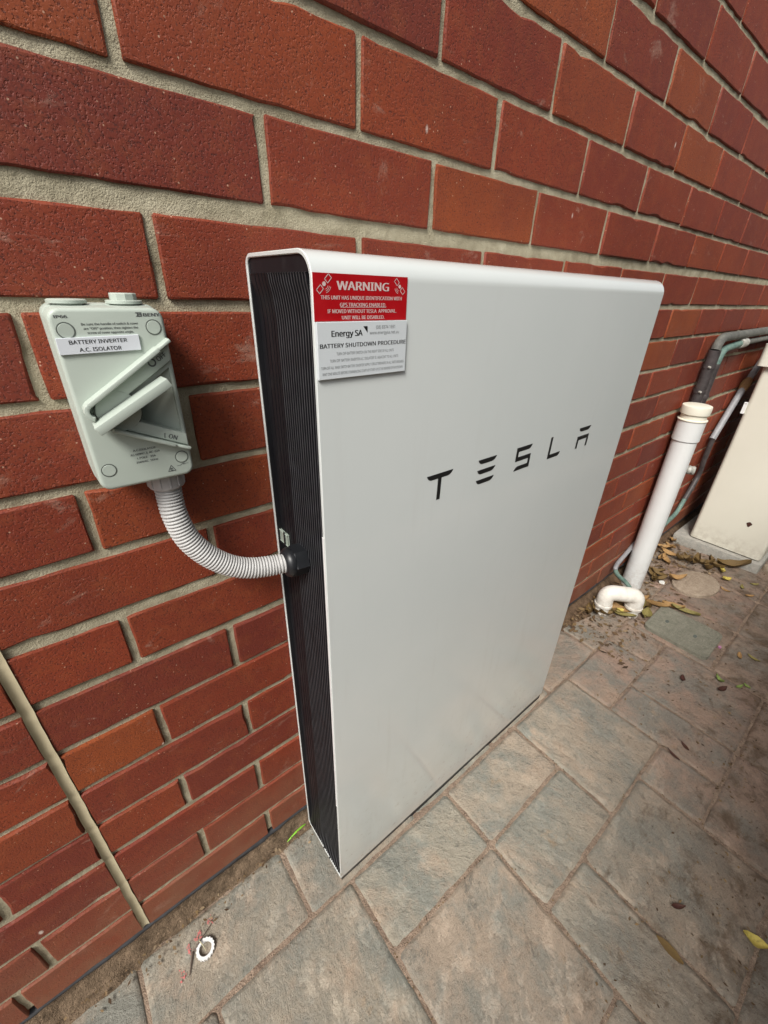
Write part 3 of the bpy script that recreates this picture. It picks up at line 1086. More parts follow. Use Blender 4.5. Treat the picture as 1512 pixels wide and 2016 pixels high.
# L
x0, x1 = 0.6680, 0.7090
letter([[(x0, ZT_), (x0 + 0.0068, ZT_), (x0 + 0.0068, ZBm + H), (x1, ZBm + H)] + curve_tip((x1, ZBm + H), (x1 - 0.002, ZBm), (x1 - 0.009, ZBm)) + [(x0, ZBm)]])
# A: bar above an open arch
x0, x1 = 0.7640, 0.8070
letter([bar(x0, x1, ZT_, H), [(x0, ZT_ - 0.0165), (x1, ZT_ - 0.0165), (x1, ZBm), (x1 - 0.0068, ZBm), (x1 - 0.0068, ZT_ - 0.0165 - H), (x0 + 0.0068, ZT_ - 0.0165 - H), (x0 + 0.0068, ZBm), (x0, ZBm)]])

# ---- red warning label
lx0, lx1 = 0.2078, 0.3165
lz0, lz1 = 1.1010, 1.1395
bm = prism_xz([(lx0, lz0), (lx1, lz0), (lx1, lz1), (lx0, lz1)], YF - 0.0001, YF - 0.0008)
red = finish('warning_label', bm, MAT['red_label'], unit)
red['label'] = 'red warning label with white lettering'
ty = YF - 0.0008
W_ = lx1 - lx0
def LX(f): return lx0 + W_ * f
Hh = lz1 - lz0
def LZ(f): return lz1 - Hh * f
bm = bmesh.new()
text_mesh(bm, 'WARNING', LX(0.50), LZ(0.22), W_ * 0.55, Hh * 0.225, ty, 0.055)
text_mesh(bm, 'THIS UNIT HAS UNIQUE IDENTIFICATION WITH', LX(0.50), LZ(0.485), W_ * 0.87, Hh * 0.100, ty, 0.03)
text_mesh(bm, 'GPS TRACKING ENABLED.', LX(0.50), LZ(0.635), W_ * 0.50, Hh * 0.100, ty, 0.03)
text_mesh(bm, 'IF MOVED WITHOUT TESLA  APPROVAL.', LX(0.50), LZ(0.775), W_ * 0.75, Hh * 0.100, ty, 0.03)
text_mesh(bm, 'UNIT WILL BE DISABLED.', LX(0.50), LZ(0.915), W_ * 0.465, Hh * 0.100, ty, 0.03)
flat_poly(bm, [(LX(0.255), LZ(0.704)), (LX(0.75), LZ(0.704)), (LX(0.75), LZ(0.694)), (LX(0.255), LZ(0.694))], ty - 0.00015)
finish('lettering', bm, MAT['pale_print'], red)
def satellite(cx, cz, s, flip):
    bm = bmesh.new()
    def R2(x, z):
        a = math.radians(45) * flip
        return (cx + s * (x * math.cos(a) - z * math.sin(a)), cz + s * (x * math.sin(a) + z * math.cos(a)))
    def quadline(p, q, w):
        d = Vector((q[0] - p[0], q[1] - p[1])); L = d.length; d /= L
        nrm = Vector((-d.y, d.x)) * w
        flat_poly(bm, [R2(p[0] + nrm.x, p[1] + nrm.y), R2(q[0] + nrm.x, q[1] + nrm.y), R2(q[0] - nrm.x, q[1] - nrm.y), R2(p[0] - nrm.x, p[1] - nrm.y)], ty - 0.0002)
    for sx in (-1, 1):
        a, b, h = 0.22 * sx, 0.62 * sx, 0.15
        quadline((a, h), (b, h), 0.022); quadline((a, -h), (b, -h), 0.022)
        quadline((a, -h - 0.02), (a, h + 0.02), 0.022); quadline((b, -h - 0.02), (b, h + 0.02), 0.022)
    flat_poly(bm, [R2(0.13 * math.cos(2 * PI * i / 14), 0.13 * math.sin(2 * PI * i / 14)) for i in range(14)], ty - 0.00025)
    for k, rr in enumerate((0.30, 0.40, 0.50)):
        pts = [(rr * math.cos(math.radians(-90 + d)), rr * math.sin(math.radians(-90 + d))) for d in range(-28, 29, 14)]
        for p, q in zip(pts[:-1], pts[1:]):
            quadline(p, q, 0.014)
    finish('satellite_icon', bm, MAT['pale_print'], red)
satellite(LX(0.10), LZ(0.22), 0.0145, 1)
satellite(LX(0.905), LZ(0.22), 0.0130, -1)

# ---- white shutdown-procedure plate under it
px0, px1, pz0, pz1 = 0.2082, 0.3165, 1.0500, 1.1005
bm = prism_xz([(px0, pz0), (px1, pz0), (px1, pz1), (px0, pz1)], YF - 0.0001, YF - 0.0030, 0.0003, seg=1)
pl = finish('procedure_plate', bm, MAT['white_label'], unit)
pl['label'] = 'thick white plate with black shutdown instructions'
ty = YF - 0.0030
W_ = px1 - px0; Hh = pz1 - pz0
def LX(f): return px0 + W_ * f
def LZ(f): return pz1 - Hh * f
bm = bmesh.new()
text_mesh(bm, 'Energy SA', LX(0.305), LZ(0.185), W_ * 0.325, Hh * 0.125, ty, 0.045)
flat_poly(bm, [(LX(0.478), LZ(0.085)), (LX(0.525), LZ(0.085)), (LX(0.525), LZ(0.205))], ty - 0.00015)
text_mesh(bm, 'BATTERY SHUTDOWN PROCEDURE', LX(0.505), LZ(0.395), W_ * 0.965, Hh * 0.092, ty, 0.03)
finish('lettering', bm, MAT['black_print'], pl)
bm = bmesh.new()
text_mesh(bm, '(08) 8374 1691', LX(0.735), LZ(0.10), W_ * 0.225, Hh * 0.075, ty, 0.0)
text_mesh(bm, 'www.energysa.net.au', LX(0.725), LZ(0.20), W_ * 0.35, Hh * 0.07, ty, 0.0)
text_mesh(bm, 'TURN OFF BATTERY SWITCH ON THE RIGHT SIDE OF ALL UNITS', LX(0.515), LZ(0.545), W_ * 0.655, Hh * 0.062, ty, -0.004)
text_mesh(bm, "TURN OFF 'BATTERY INVERTER A.C. ISOLATOR' IS  ADJACENT TO ALL UNITS", LX(0.51), LZ(0.665), W_ * 0.785, Hh * 0.062, ty, -0.004)
text_mesh(bm, "TURN OFF ALL 'MAIN SWITCH BATTERY INVERTER SUPPLY' CIRCUIT BREAKERS IN ALL SWITCHBOARDS", LX(0.50), LZ(0.785), W_ * 0.95, Hh * 0.062, ty, -0.004)
text_mesh(bm, 'WAIT ONE MINUTE BEFORE COMMENCING START-UP START-UP IS THE REVERSE OF SHUTDOWN', LX(0.50), LZ(0.895), W_ * 0.93, Hh * 0.062, ty, -0.004)
finish('fine_print', bm, MAT['thin_print'], pl)

# ================================================================== ISOLATOR SWITCH
IX0, IX1, IZ0, IZ1 = 0.0165, 0.1035, 0.9525, 1.1105
iso = tag(empty('isolator_switch', (0.06, 0.0, 1.03)), 'pale grey green isolator switch box with lever handle on the brick wall', 'switch')
bm = prism_xz(rrect(IX0, IZ0, IX1, IZ1, 0.010), 0.001, -0.036, 0.0015)
finish('back_box', bm, MAT['iso'], iso, smooth=35)
bm = prism_xz(rrect(IX0 + 0.0012, IZ0 + 0.0012, IX1 - 0.0012, IZ1 - 0.0012, 0.009), -0.0355, -0.0378)
finish('seal', bm, MAT['iso_dark'], iso, smooth=35)
IY = -0.0645
bm = prism_xz(rrect(IX0 + 0.0005, IZ0 + 0.0003, IX1 - 0.0015, IZ1 - 0.0008, 0.0095), -0.0375, IY, 0.0032, seg=4)
# sloping recess between the lever and the ON strip
cut = bmesh.new()
tri = [(0.0520, 1.0300), (0.0975, 1.0600), (0.0975, 0.9985), (0.0560, 1.0160)]
f_ = [cut.verts.new((x, IY - 0.004, z)) for x, z in tri]
k_ = [cut.verts.new((x, IY + dp, z)) for (x, z), dp in zip(tri, (0.023, 0.004, 0.004, 0.023))]
cut.faces.new(f_); cut.faces.new(k_[::-1])
for i in range(4):
    cut.faces.new((f_[i], k_[i], k_[(i + 1) % 4], f_[(i + 1) % 4]))
bmesh.ops.triangulate(cut, faces=cut.faces[:])
fix(cut)
def boolean_cut(bm, cut):
    ma, mb = bpy.data.meshes.new('a'), bpy.data.meshes.new('b')
    bm.to_mesh(ma); cut.to_mesh(mb); cut.free()
    oa, ob = bpy.data.objects.new('a', ma), bpy.data.objects.new('b', mb)
    COL.objects.link(oa); COL.objects.link(ob)
    md = oa.modifiers.new('cut', 'BOOLEAN')
    md.operation = 'DIFFERENCE'; md.solver = 'EXACT'; md.object = ob
    me = bpy.data.meshes.new_from_object(oa.evaluated_get(bpy.context.evaluated_depsgraph_get()))
    bm.clear(); bm.from_mesh(me)
    for o_ in (oa, ob): bpy.data.objects.remove(o_)
    for m_ in (ma, mb, me): bpy.data.meshes.remove(m_)
    return bm
boolean_cut(bm, cut)
# slight draft towards the front
for v in bm.verts:
    t = (-0.0375 - v.co.y) / 0.027
    v.co.x += (0.060 - v.co.x) * 0.022 * t
    v.co.z += (1.0315 - v.co.z) * 0.012 * t
finish('cover', bm, MAT['iso'], iso, smooth=35)
for (cx, cz) in ((0.0278, 1.0925), (0.0915, 1.0935), (0.0278, 0.9735), (0.0915, 0.9735)):
    ringm = lathe((cx, IY + 0.001, cz), (0, -1, 0), [(0, 0.0064), (0.00115, 0.0064), (0.00115, 0.0058)], 28)
    o = finish('screw_cap', lathe((cx, IY + 0.001, cz), (0, -1, 0), [(0, 0.0056), (0.0009, 0.0056), (0.0014, 0.0052)], 28), MAT['iso'], iso, smooth=35)
    finish('seam_ring', ringm, MAT['iso_seam'], o, smooth=35)

# printed plate
bm = prism_xz([(0.0188, 1.0748), (0.0776, 1.0760), (0.0780, 1.0882), (0.0192, 1.0872)], IY, IY - 0.0018, 0.0002, seg=1)
lab = finish('name_plate', bm, MAT['label_edge'], iso)
bm = bmesh.new()
text_mesh(bm, 'BATTERY INVERTER', 0.0478, 1.0846, 0.0410, 0.0036, IY - 0.0018, 0.02, math.radians(0.6))
text_mesh(bm, 'A.C. ISOLATOR', 0.0478, 1.0788, 0.0300, 0.0036, IY - 0.0018, 0.02, math.radians(0.6))
finish('lettering', bm, MAT['black_print'], lab)

# moulded print on the cover
bm = bmesh.new()
text_mesh(bm, 'IP66', 0.0268, 1.1030, 0.0088, 0.0025, IY, 0.07)
finish('print_rating_mark', bm, MAT['grey_print'], iso)
bm = bmesh.new()
text_mesh(bm, 'BENY', 0.0918, 1.1038, 0.0128, 0.0031, IY, 0.09)
# flag-like emblem before the maker's name
flat_poly(bm, [(0.0795, 1.1054), (0.0842, 1.1054), (0.0842, 1.1047), (0.0795, 1.1047)], IY - 0.0002)
flat_poly(bm, [(0.0808, 1.1042), (0.0842, 1.1042), (0.0842, 1.1035), (0.0808, 1.1035)], IY - 0.0002)
flat_poly(bm, [(0.0800, 1.1029), (0.0842, 1.1029), (0.0842, 1.1022), (0.0795, 1.1022)], IY - 0.0002)
flat_poly(bm, [(0.0806, 1.1047), (0.0814, 1.1047), (0.0814, 1.1029), (0.0806, 1.1029)], IY - 0.0003)
flat_poly(bm, [(0.0834, 1.1047), (0.0842, 1.1047), (0.0842, 1.1029), (0.0834, 1.1029)], IY - 0.0003)
finish('print_top', bm, MAT['grey_print'], iso)
bm = bmesh.new()
text_mesh(bm, 'Be sure the handle of switch & cover', 0.0595, 1.0972, 0.0410, 0.0021, IY, 0.025)
text_mesh(bm, 'are "OFF" position, then tighten the', 0.0595, 1.0940, 0.0395, 0.0021, IY, 0.025)
text_mesh(bm, 'screw of cover opposite angle.', 0.0585, 1.0908, 0.0335, 0.0021, IY, 0.025)
finish('print_notice', bm, MAT['grey_print'], iso)
bm = bmesh.new()
text_mesh(bm, 'A.C.ISOLATOR', 0.0605, 0.9882, 0.0195, 0.0024, IY, 0.025)
text_mesh(bm, 'AS 60947.3  AC-22A', 0.0605, 0.9842, 0.0255, 0.0024, IY, 0.025)
text_mesh(bm, '1 POLE   35A', 0.0605, 0.9802, 0.0165, 0.0024, IY, 0.025)
text_mesh(bm, '250VAC  50Hz', 0.0605, 0.9762, 0.0190, 0.0024, IY, 0.025)
def seg_line(bm, p, q, w, y):
    d = Vector((q[0] - p[0], q[1] - p[1])); d.normalize()
    nx, nz = -d.y * w, d.x * w
    flat_poly(bm, [(p[0] + nx, p[1] + nz), (q[0] + nx, q[1] + nz), (q[0] - nx, q[1] - nz), (p[0] - nx, p[1] - nz)], y)
# compliance triangle
tc = [(0.0765, 0.9608), (0.0835, 0.9608), (0.0800, 0.9668)]
for a, b in zip(tc, tc[1:] + tc[:1]): seg_line(bm, a, b, 0.00032, IY - 0.0002)
for k in range(10):
    a, b = 2 * PI * k / 12 + 0.6, 2 * PI * (k + 1) / 12 + 0.6
    seg_line(bm, (0.080 + 0.0012 * math.cos(a), 0.9626 + 0.0012 * math.sin(a)), (0.080 + 0.0012 * math.cos(b), 0.9626 + 0.0012 * math.sin(b)), 0.0003, IY - 0.0002)
seg_line(bm, (0.0795, 0.9626), (0.0806, 0.9634), 0.00025, IY - 0.00025)
# switch symbol
seg_line(bm, (0.0855, 0.9650), (0.0885, 0.9650), 0.0002, IY - 0.0002)
seg_line(bm, (0.0885, 0.9650), (0.0912, 0.9668), 0.0002, IY - 0.0002)
seg_line(bm, (0.0912, 0.9660), (0.0965, 0.9660), 0.0002, IY - 0.00021)
seg_line(bm, (0.0917, 0.9652), (0.0917, 0.9668), 0.00025, IY - 0.00023)
seg_line(bm, (0.0930, 0.9652), (0.0930, 0.9668), 0.0002, IY - 0.00023)
finish('print_rating', bm, MAT['grey_print'], iso)

# V-shaped raised guides
def strip_poly(p, q, w0, w1):
    d = Vector((q[0] - p[0], q[1] - p[1])).normalized()
    n_ = Vector((-d.y, d.x))
    return [(p[0] + n_.x * w0, p[1] + n_.y * w0), (q[0] + n_.x * w0, q[1] + n_.y * w0), (q[0] + n_.x * w1, q[1] + n_.y * w1), (p[0] + n_.x * w1, p[1] + n_.y * w1)]
def ordered(pts):
    a = sum(pts[i][0] * pts[(i + 1) % len(pts)][1] - pts[(i + 1) % len(pts)][0] * pts[i][1] for i in range(len(pts)))
    return pts if a > 0 else pts[::-1]
def clip_x(pts, xm):
    out = []
    for i in range(len(pts)):
        a, b = pts[i], pts[(i + 1) % len(pts)]
        if a[0] <= xm: out.append(a)
        if (a[0] <= xm) != (b[0] <= xm):
            t = (xm - a[0]) / (b[0] - a[0])
            out.append((xm, a[1] + (b[1] - a[1]) * t))
    return out
def guide(name, pts, h, bev=0.0008, mat='iso', parent=None, y0=None):
    bm = prism_xz(ordered(pts), (IY + 0.0005) if y0 is None else y0, IY - h, bev)
    return finish(name, bm, MAT[mat], parent or iso, smooth=40)
P0, P1 = (0.0270, 1.0355), (0.0895, 1.0765)
P2 = (0.1002, 1.0836)
guide('off_rail', strip_poly(P0, P1, -0.0020, 0.0020), 0.0125)
guide('off_rail', strip_poly((P1[0] - 0.0005, P1[1] - 0.0003), P2, -0.0014, 0.0014), 0.0112)
# rounded heel of the V
heel = [(0.0270 + (-0.0011), 1.0355 + 0.0018)]
heel_out = [(0.0306 + 0.0085 * math.cos(math.radians(a)), 1.0300 + 0.0085 * math.sin(math.radians(a))) for a in range(120, 253, 12)]
heel_in = [(0.0306 + 0.0046 * math.cos(math.radians(a)), 1.0300 + 0.0046 * math.sin(math.radians(a))) for a in range(252, 119, -12)]
guide('heel_rail', heel_out + heel_in, 0.0124)
Q0, Q1, Q2 = (0.0395, 1.0115), (0.0870, 0.9885), (0.1002, 0.9825)
guide('on_rail', strip_poly(Q0, Q1, -0.0016, 0.0016), 0.0095)
guide('on_rail', strip_poly((Q1[0] - 0.0004, Q1[1] + 0.0002), Q2, -0.0012, 0.0012), 0.0078)
off = guide('off_strip', clip_x(strip_poly((0.0330, 1.0385), (0.1150, 1.0920), -0.0128, -0.0016), 0.0992), 0.0042)
on = guide('on_strip', clip_x(strip_poly((0.0440, 1.0103), (0.1100, 0.9786), 0.0016, 0.0120), 0.0992), 0.0042)
ao = math.atan2(P1[1] - P0[1], P1[0] - P0[0])
an = math.atan2(Q1[1] - Q0[1], Q1[0] - Q0[0])
bm = bmesh.new()
yo = IY - 0.0043
c0 = (0.0830, 1.0652)
for k in range(18):
    a, b = 2 * PI * k / 18, 2 * PI * (k + 1) / 18
    flat_poly(bm, [(c0[0] + 0.0036 * math.cos(a), c0[1] + 0.0036 * math.sin(a)), (c0[0] + 0.0036 * math.cos(b), c0[1] + 0.0036 * math.sin(b)),
                   (c0[0] + 0.0022 * math.cos(b), c0[1] + 0.0022 * math.sin(b)), (c0[0] + 0.0022 * math.cos(a), c0[1] + 0.0022 * math.sin(a))], yo)
text_mesh(bm, 'OFF', 0.0912, 1.0702, 0.0090, 0.0050, yo, 0.03, ao)
finish('lettering', bm, MAT['grey_print'], off)
bm = bmesh.new()
text_mesh(bm, 'I', 0.0800, 0.9995, 0.0013, 0.0052, yo, 0.02, an * 0.4)
text_mesh(bm, 'ON', 0.0870, 0.9968, 0.0075, 0.0052, yo, 0.03, an)
finish('lettering', bm, MAT['grey_print'], on)
# rotary hub and lever
hub_c = (0.0480, 1.0265)
bm = lathe((hub_c[0], IY + 0.001, hub_c[1]), (0, -1, 0), [(0, 0.0176), (0.0052, 0.0176), (0.0056, 0.0172)], 36)
hub = finish('hub', bm, MAT['iso'], iso, smooth=35)
bm = lathe((hub_c[0], IY + 0.001, hub_c[1]), (0, -1, 0), [(0, 0.0184), (0.0046, 0.0184)], 36)
finish('seam_ring', bm, MAT['iso_seam'], hub, smooth=35)
h0, h1 = (0.0268, 1.0155), (0.0905, 1.0505)
d = Vector((h1[0] - h0[0], h1[1] - h0[1])).normalized(); nn = Vector((-d.y, d.x))
bm = bmesh.new()
A = Vector(h0); B = Vector(h1)
prof = [(-0.0040, -0.0225), (0.0040, -0.0225), (0.0044, -0.005), (-0.0044, -0.005)]
def lev(pt, o, yv): return (pt.x + nn.x * o, IY + yv, pt.y + nn.y * o)
ra = [bm.verts.new(lev(A if yv < -0.01 else A + d * 0.001, o, yv)) for o, yv in prof]
rb = [bm.verts.new(lev(B if yv < -0.01 else B - d * 0.0012, o, yv)) for o, yv in prof]
for i in range(4):
    bm.faces.new((ra[i], ra[(i + 1) % 4], rb[(i + 1) % 4], rb[i]))
bm.faces.new(ra[::-1]); bm.faces.new(rb)
fix(bm)
bmesh.ops.bevel(bm, geom=bm.edges[:], offset=0.0008, segments=2, profile=0.5, affect='EDGES')
finish('lever', bm, MAT['iso'], iso, smooth=40)
# blanking plugs on top
bm = lathe((0.0365, -0.0300, IZ1 - 0.0015), (0, 0, 1), [(0, 0.0115), (0.0020, 0.0115), (0.0021, 0.0145), (0.0044, 0.0145), (0.0052, 0.0132), (0.0055, 0.006)], 36)
finish('blanking_plug', bm, MAT['iso'], iso, smooth=35)
bm = lathe((0.0790, -0.0300, IZ1 - 0.0015), (0, 0, 1), [(0, 0.0115), (0.0018, 0.0115), (0.0019, 0.0145), (0.0042, 0.0145), (0.0046, 0.0138)], 36)
o = finish('blanking_plug', bm, MAT['iso'], iso, smooth=35)
bm = lathe((0.0790, -0.0300, IZ1 + 0.0025), (0, 0, 1), [(0, 0.0108), (0.0055, 0.0108), (0.0063, 0.0100)], 10)
finish('plug_head', bm, MAT['iso'], o)

# ================================================================== CONDUIT
con = tag(empty('flexible_conduit', (0.078, -0.035, 0.93)), 'ribbed grey conduit curving from the switch box into the side of the battery unit', 'conduit')
hp = [(0.0775, -0.0345, 0.938), (0.0769, -0.035, 0.9213), (0.0770, -0.0385, 0.9), (0.0830, -0.043, 0.8698), (0.0985, -0.0479, 0.8425), (0.1206, -0.0525, 0.8205), (0.1445, -0.0575, 0.8085), (0.1697, -0.0625, 0.8040), (0.1830, -0.0655, 0.8035), (0.1960, -0.0680, 0.8030)]
sp = smooth_path(hp, 10)
L = [0.0]
for a, b in zip(sp[:-1], sp[1:]): L.append(L[-1] + (b - a).length)
tot = L[-1]
pitch = 0.0039
stepn = int(tot / (pitch / 6))
fine = []
k = 0
for i in range(stepn + 1):
    s = tot * i / stepn
    while k < len(L) - 2 and L[k + 1] < s: k += 1
    t = (s - L[k]) / max(1e-9, L[k + 1] - L[k])
    fine.append(sp[k].lerp(sp[k + 1], t))
def rr(i, t):
    ph = (i % 6)
    return 0.0137 if ph in (0, 1, 2, 3) and ph not in (0, 3) else (0.0133 if ph in (0, 3) else 0.0117)
bm = tube(fine, rr, 24)
finish('corrugated_hose', bm, MAT['conduit'], con, smooth=50)
# ribbed coupling under the switch box
bm = lathe((0.0775, -0.0345, 0.9535), (0, 0, -1), [(0, 0.0165), (0.0025, 0.0165), (0.0026, 0.0178), (0.0165, 0.0182), (0.0185, 0.0172), (0.0200, 0.0145)], 32)
cp = finish('coupling', bm, MAT['coupling'], con, smooth=40)
bm = bmesh.new()
for k in range(12):
    a = 2 * PI * k / 12
    u = Vector((math.cos(a), math.sin(a), 0))
    c_ = Vector((0.0775, -0.0345, 0.944)) + u * 0.0182
    tt = Vector((-u.y, u.x, 0))
    vs = []
    for (sa, sz, so) in ((-1, -1, -.6), (1, -1, -.6), (1, 1, -.6), (-1, 1, -.6), (-.6, -1, .5), (.6, -1, .5), (.6, 1, .5), (-.6, 1, .5)):
        vs.append(bm.verts.new(c_ + tt * 0.0012 * sa + Vector((0, 0, 0.0062 * sz)) + u * 0.0013 * so))
    for f in ((0, 1, 2, 3), (4, 5, 6, 7), (0, 1, 5, 4), (1, 2, 6, 5), (2, 3, 7, 6), (3, 0, 4, 7)):
        bm.faces.new([vs[i] for i in f])
finish('grip_ribs', fix(bm), MAT['coupling'], cp)
# black gland where it enters the unit
gb = Vector((0.2150, -0.0705, 0.8025))
bm = lathe(gb, (-1, 0.10, 0.02), [(0, 0.0215), (0.0165, 0.0215), (0.0178, 0.0205)], 6)
nut = finish('gland_nut', bm, MAT['black_plastic'], con)
bm = lathe(gb + Vector((-0.0172, 0.0017, 0.0003)), (-1, 0.10, 0.02), [(0, 0.0198), (0.003, 0.0205), (0.0065, 0.0200), (0.0100, 0.0178), (0.0120, 0.0148), (0.0118, 0.0135)], 36)
finish('gland_collar', bm, MAT['black_plastic'], nut, smooth=60)

# ================================================================== STANDPIPE
pvc = tag(empty('standpipe', (1.80, -0.055, 0.0)), 'upright white plastic drain standpipe with cream funnel top on the brick wall', 'pipe')
pb, pt = Vector((1.803, -0.057, -0.03)), Vector((1.789, -0.055, 0.70))
bm = tube([pb, pt], 0.0400, 32)
finish('pipe', bm, MAT['pvc'], pvc, smooth=50)
ax = (pt - pb).normalized()
bm = lathe(pb + ax * 0.705, ax, [(0, 0.0412), (0.001, 0.0440), (0.072, 0.0440), (0.074, 0.042)], 32)
finish('socket', bm, MAT['pvc'], pvc, smooth=40)
bm = lathe(pb + ax * 0.776, ax, [(0, 0.041), (0.003, 0.0465), (0.006, 0.0465), (0.008, 0.040), (0.022, 0.040), (0.026, 0.0450), (0.050, 0.0462), (0.054, 0.0450), (0.0555, 0.041), (0.0560, 0.010)], 32)
finish('funnel_cap', bm, MAT['pvc_cream'], pvc, smooth=40)

# ---- white U-shaped gully pipe at its foot
trap = tag(empty('gully_pipe', (1.565, -0.10, 0.0)), 'warm white U-bend waste pipe arching over dead leaves at the foot of the standpipe', 'pipe')
ua, ub = Vector((1.522, -0.060, 0)), Vector((1.604, -0.142, 0))
pth = bend_path([ua + Vector((0, 0, 0.035)), ua + Vector((0, 0, 0.098)), ub + Vector((0, 0, 0.092)), ub + Vector((0, 0, 0.035))], 0.042, 9)
finish('u_bend', tube(pth, 0.0305, 24), MAT['pvc_trap'], trap, smooth=60)
for uu in (ua, ub):
    finish('socket_lip', lathe(uu + Vector((0, 0, 0.034)), (0, 0, 1), [(0, 0.028), (0.001, 0.0330), (0.010, 0.0330), (0.012, 0.0300)], 24), MAT['pvc_trap'], trap, smooth=40)
finish('leg', tube([ua + Vector((0, 0, -0.02)), ua + Vector((0, 0, 0.04))], 0.0265, 24), MAT['pvc_trap'], trap, smooth=60)
finish('leg', tube([ub + Vector((0, 0, -0.02)), ub + Vector((0, 0, 0.04))], 0.0255, 24), MAT['pvc_trap'], trap, smooth=60)
mid = (ua + ub) / 2 + Vector((0, 0, 0.0955))
dr = (ub - ua).normalized()
finish('joint_ring', tube([mid + dr * 0.004, mid + dr * 0.0052], 0.0308, 24), MAT['pvc_cream'], trap, smooth=60)

# ================================================================== WATER PIPES ON THE WALL
pa = tag(empty('lagged_pipe', (1.86, -0.024, 0.5)), 'thicker dark lagged water pipe rising behind the standpipe and turning along the wall', 'pipe')
path_a = bend_path([(1.862, -0.026, -0.02), (1.862, -0.026, 1.014), (3.3, -0.026, 1.030)], 0.05, 8)
vert = [p for p in path_a if p.z < 0.975] + [Vector((1.862, -0.026, 0.975))]
horz = [Vector((1.862, -0.026, 0.975))] + [p for p in path_a if p.z >= 0.975]
finish('riser', tube(vert, 0.0185, 18), MAT['lagging'], pa, smooth=60)
finish('crosspipe', tube(horz, 0.0150, 18), MAT['lagging_grey'], pa, smooth=60)
for z in (0.83, 0.915):
    finish('pipe_clip', tube([(1.862, -0.026, z), (1.862, -0.026, z + 0.012)], 0.0205, 18), MAT['lagging'], pa, smooth=60)
    finish('clip_screw', lathe((1.843, -0.030, z + 0.006), (-0.6, -1, 0), [(0, 0.004), (0.008, 0.0035)], 8), MAT['brass'], pa)
pb_ = tag(empty('copper_pipe', (1.93, -0.024, 0.5)), 'thinner copper pipe with green elbow and brass tap beside the lagged pipe', 'pipe')
path_b = bend_path([(1.935, -0.026, -0.02), (1.935, -0.026, 0.972), (2.12, -0.028, 0.985)], 0.045, 8)
vert = [p for p in path_b if p.z < 0.925] + [Vector((1.935, -0.026, 0.925))]
elb = [Vector((1.935, -0.026, 0.925))] + [p for p in path_b if p.z >= 0.925]
finish('riser', tube(vert, 0.0135, 16), MAT['lagging'], pb_, smooth=60)
finish('elbow', tube(elb, 0.0125, 16), MAT['verdigris'], pb_, smooth=60)
bm = lathe((2.115, -0.028, 0.985), (1, 0, 0.03), [(0, 0.016), (0.006, 0.0185), (0.012, 0.016), (0.018, 0.0185), (0.024, 0.0165)], 12)
finish('union_nut', bm, MAT['brass'], pb_, smooth=30)
bm = lathe((2.139, -0.028, 0.986), (1, 0, 0.01), [(0, 0.014), (0.02, 0.019), (0.05, 0.017), (0.055, 0.0115)], 14)
finish('valve_body', bm, MAT['brass'], pb_, smooth=30)
finish('crosspipe', tube([(2.19, -0.028, 0.987), (3.3, -0.028, 0.995)], 0.0105, 14), MAT['lagging_grey'], pb_, smooth=60)
for z in (0.755, 0.80):
    finish('coupler', lathe((1.935, -0.026, z), (0, 0, 1), [(0, 0.0150), (0.012, 0.0165), (0.016, 0.0150)], 16), MAT['lagging'], pb_, smooth=40)
# stop tap lower down
finish('tap_body', lathe((1.935, -0.026, 0.48), (0, 0, 1), [(0, 0.014), (0.004, 0.019), (0.02, 0.019), (0.024, 0.016), (0.075, 0.016), (0.079, 0.0195), (0.092, 0.0195), (0.096, 0.014)], 14), MAT['brass'], pb_, smooth=30)
bm = lathe((1.940, -0.040, 0.520), (0.25, -1, 0.05), [(0, 0.010), (0.018, 0.010), (0.020, 0.016), (0.028, 0.0185), (0.036, 0.0165), (0.042, 0.019), (0.050, 0.014)], 14)
finish('tap_handle', bm, MAT['brass'], pb_, smooth=30)
# sloping grey tube that drains down behind the standpipe
pd = tag(empty('drain_tube', (2.3, -0.03, 0.4)), 'slim drain tube sloping down the wall from behind the cream cabinet to the standpipe foot', 'pipe')
path_d = bend_path([(2.62, -0.022, 0.915), (2.515, -0.022, 0.785), (2.40, -0.022, 0.62), (2.325, -0.022, 0.565)], 0.05, 4)
finish('upper_tube', tube(smooth_path([(2.66, -0.022, 0.905), (2.515, -0.022, 0.785), (2.44, -0.022, 0.70), (2.335, -0.022, 0.565)], 6), 0.0135, 14), MAT['grey_tube'], pd, smooth=60)
finish('taped_joint', tube([(2.545, -0.022, 0.812), (2.522, -0.022, 0.79), (2.500, -0.022, 0.766)], lambda i, t: (0.015, 0.021, 0.016)[i], 12), MAT['orange_cap'], pd, smooth=60)
finish('lower_tube', tube(smooth_path([(2.338, -0.022, 0.57), (2.345, -0.022, 0.46), (2.355, -0.022, 0.375), (2.285, -0.022, 0.272)], 6), 0.0115, 14), MAT['lagging'], pd, smooth=60)
finish('copper_tail', tube(smooth_path([(2.287, -0.022, 0.275), (2.235, -0.022, 0.215), (2.16, -0.022, 0.198), (2.05, -0.024, 0.192), (1.93, -0.008, 0.175)], 6), 0.0095, 14), MAT['verdigris'], pd, smooth=60)
pg = tag(empty('copper_waste_tube', (1.70, -0.03, 0.1)), 'thin green stained copper tube looping round the standpipe base into the U-bend', 'pipe')
gp = smooth_path([(1.86, -0.004, 0.182), (1.745, -0.014, 0.168), (1.660, -0.020, 0.152), (1.628, -0.030, 0.142), (1.640, -0.045, 0.115), (1.668, -0.070, 0.085), (1.678, -0.095, 0.055), (1.672, -0.108, 0.025), (1.668, -0.112, -0.02)], 8)
finish('tube_end', tube(gp[24:], 0.0085, 14), MAT['verdigris'], pg, smooth=60)
finish('tube_run', tube(gp[:25], 0.0085, 14), MAT['grey_tube'], pg, smooth=60)

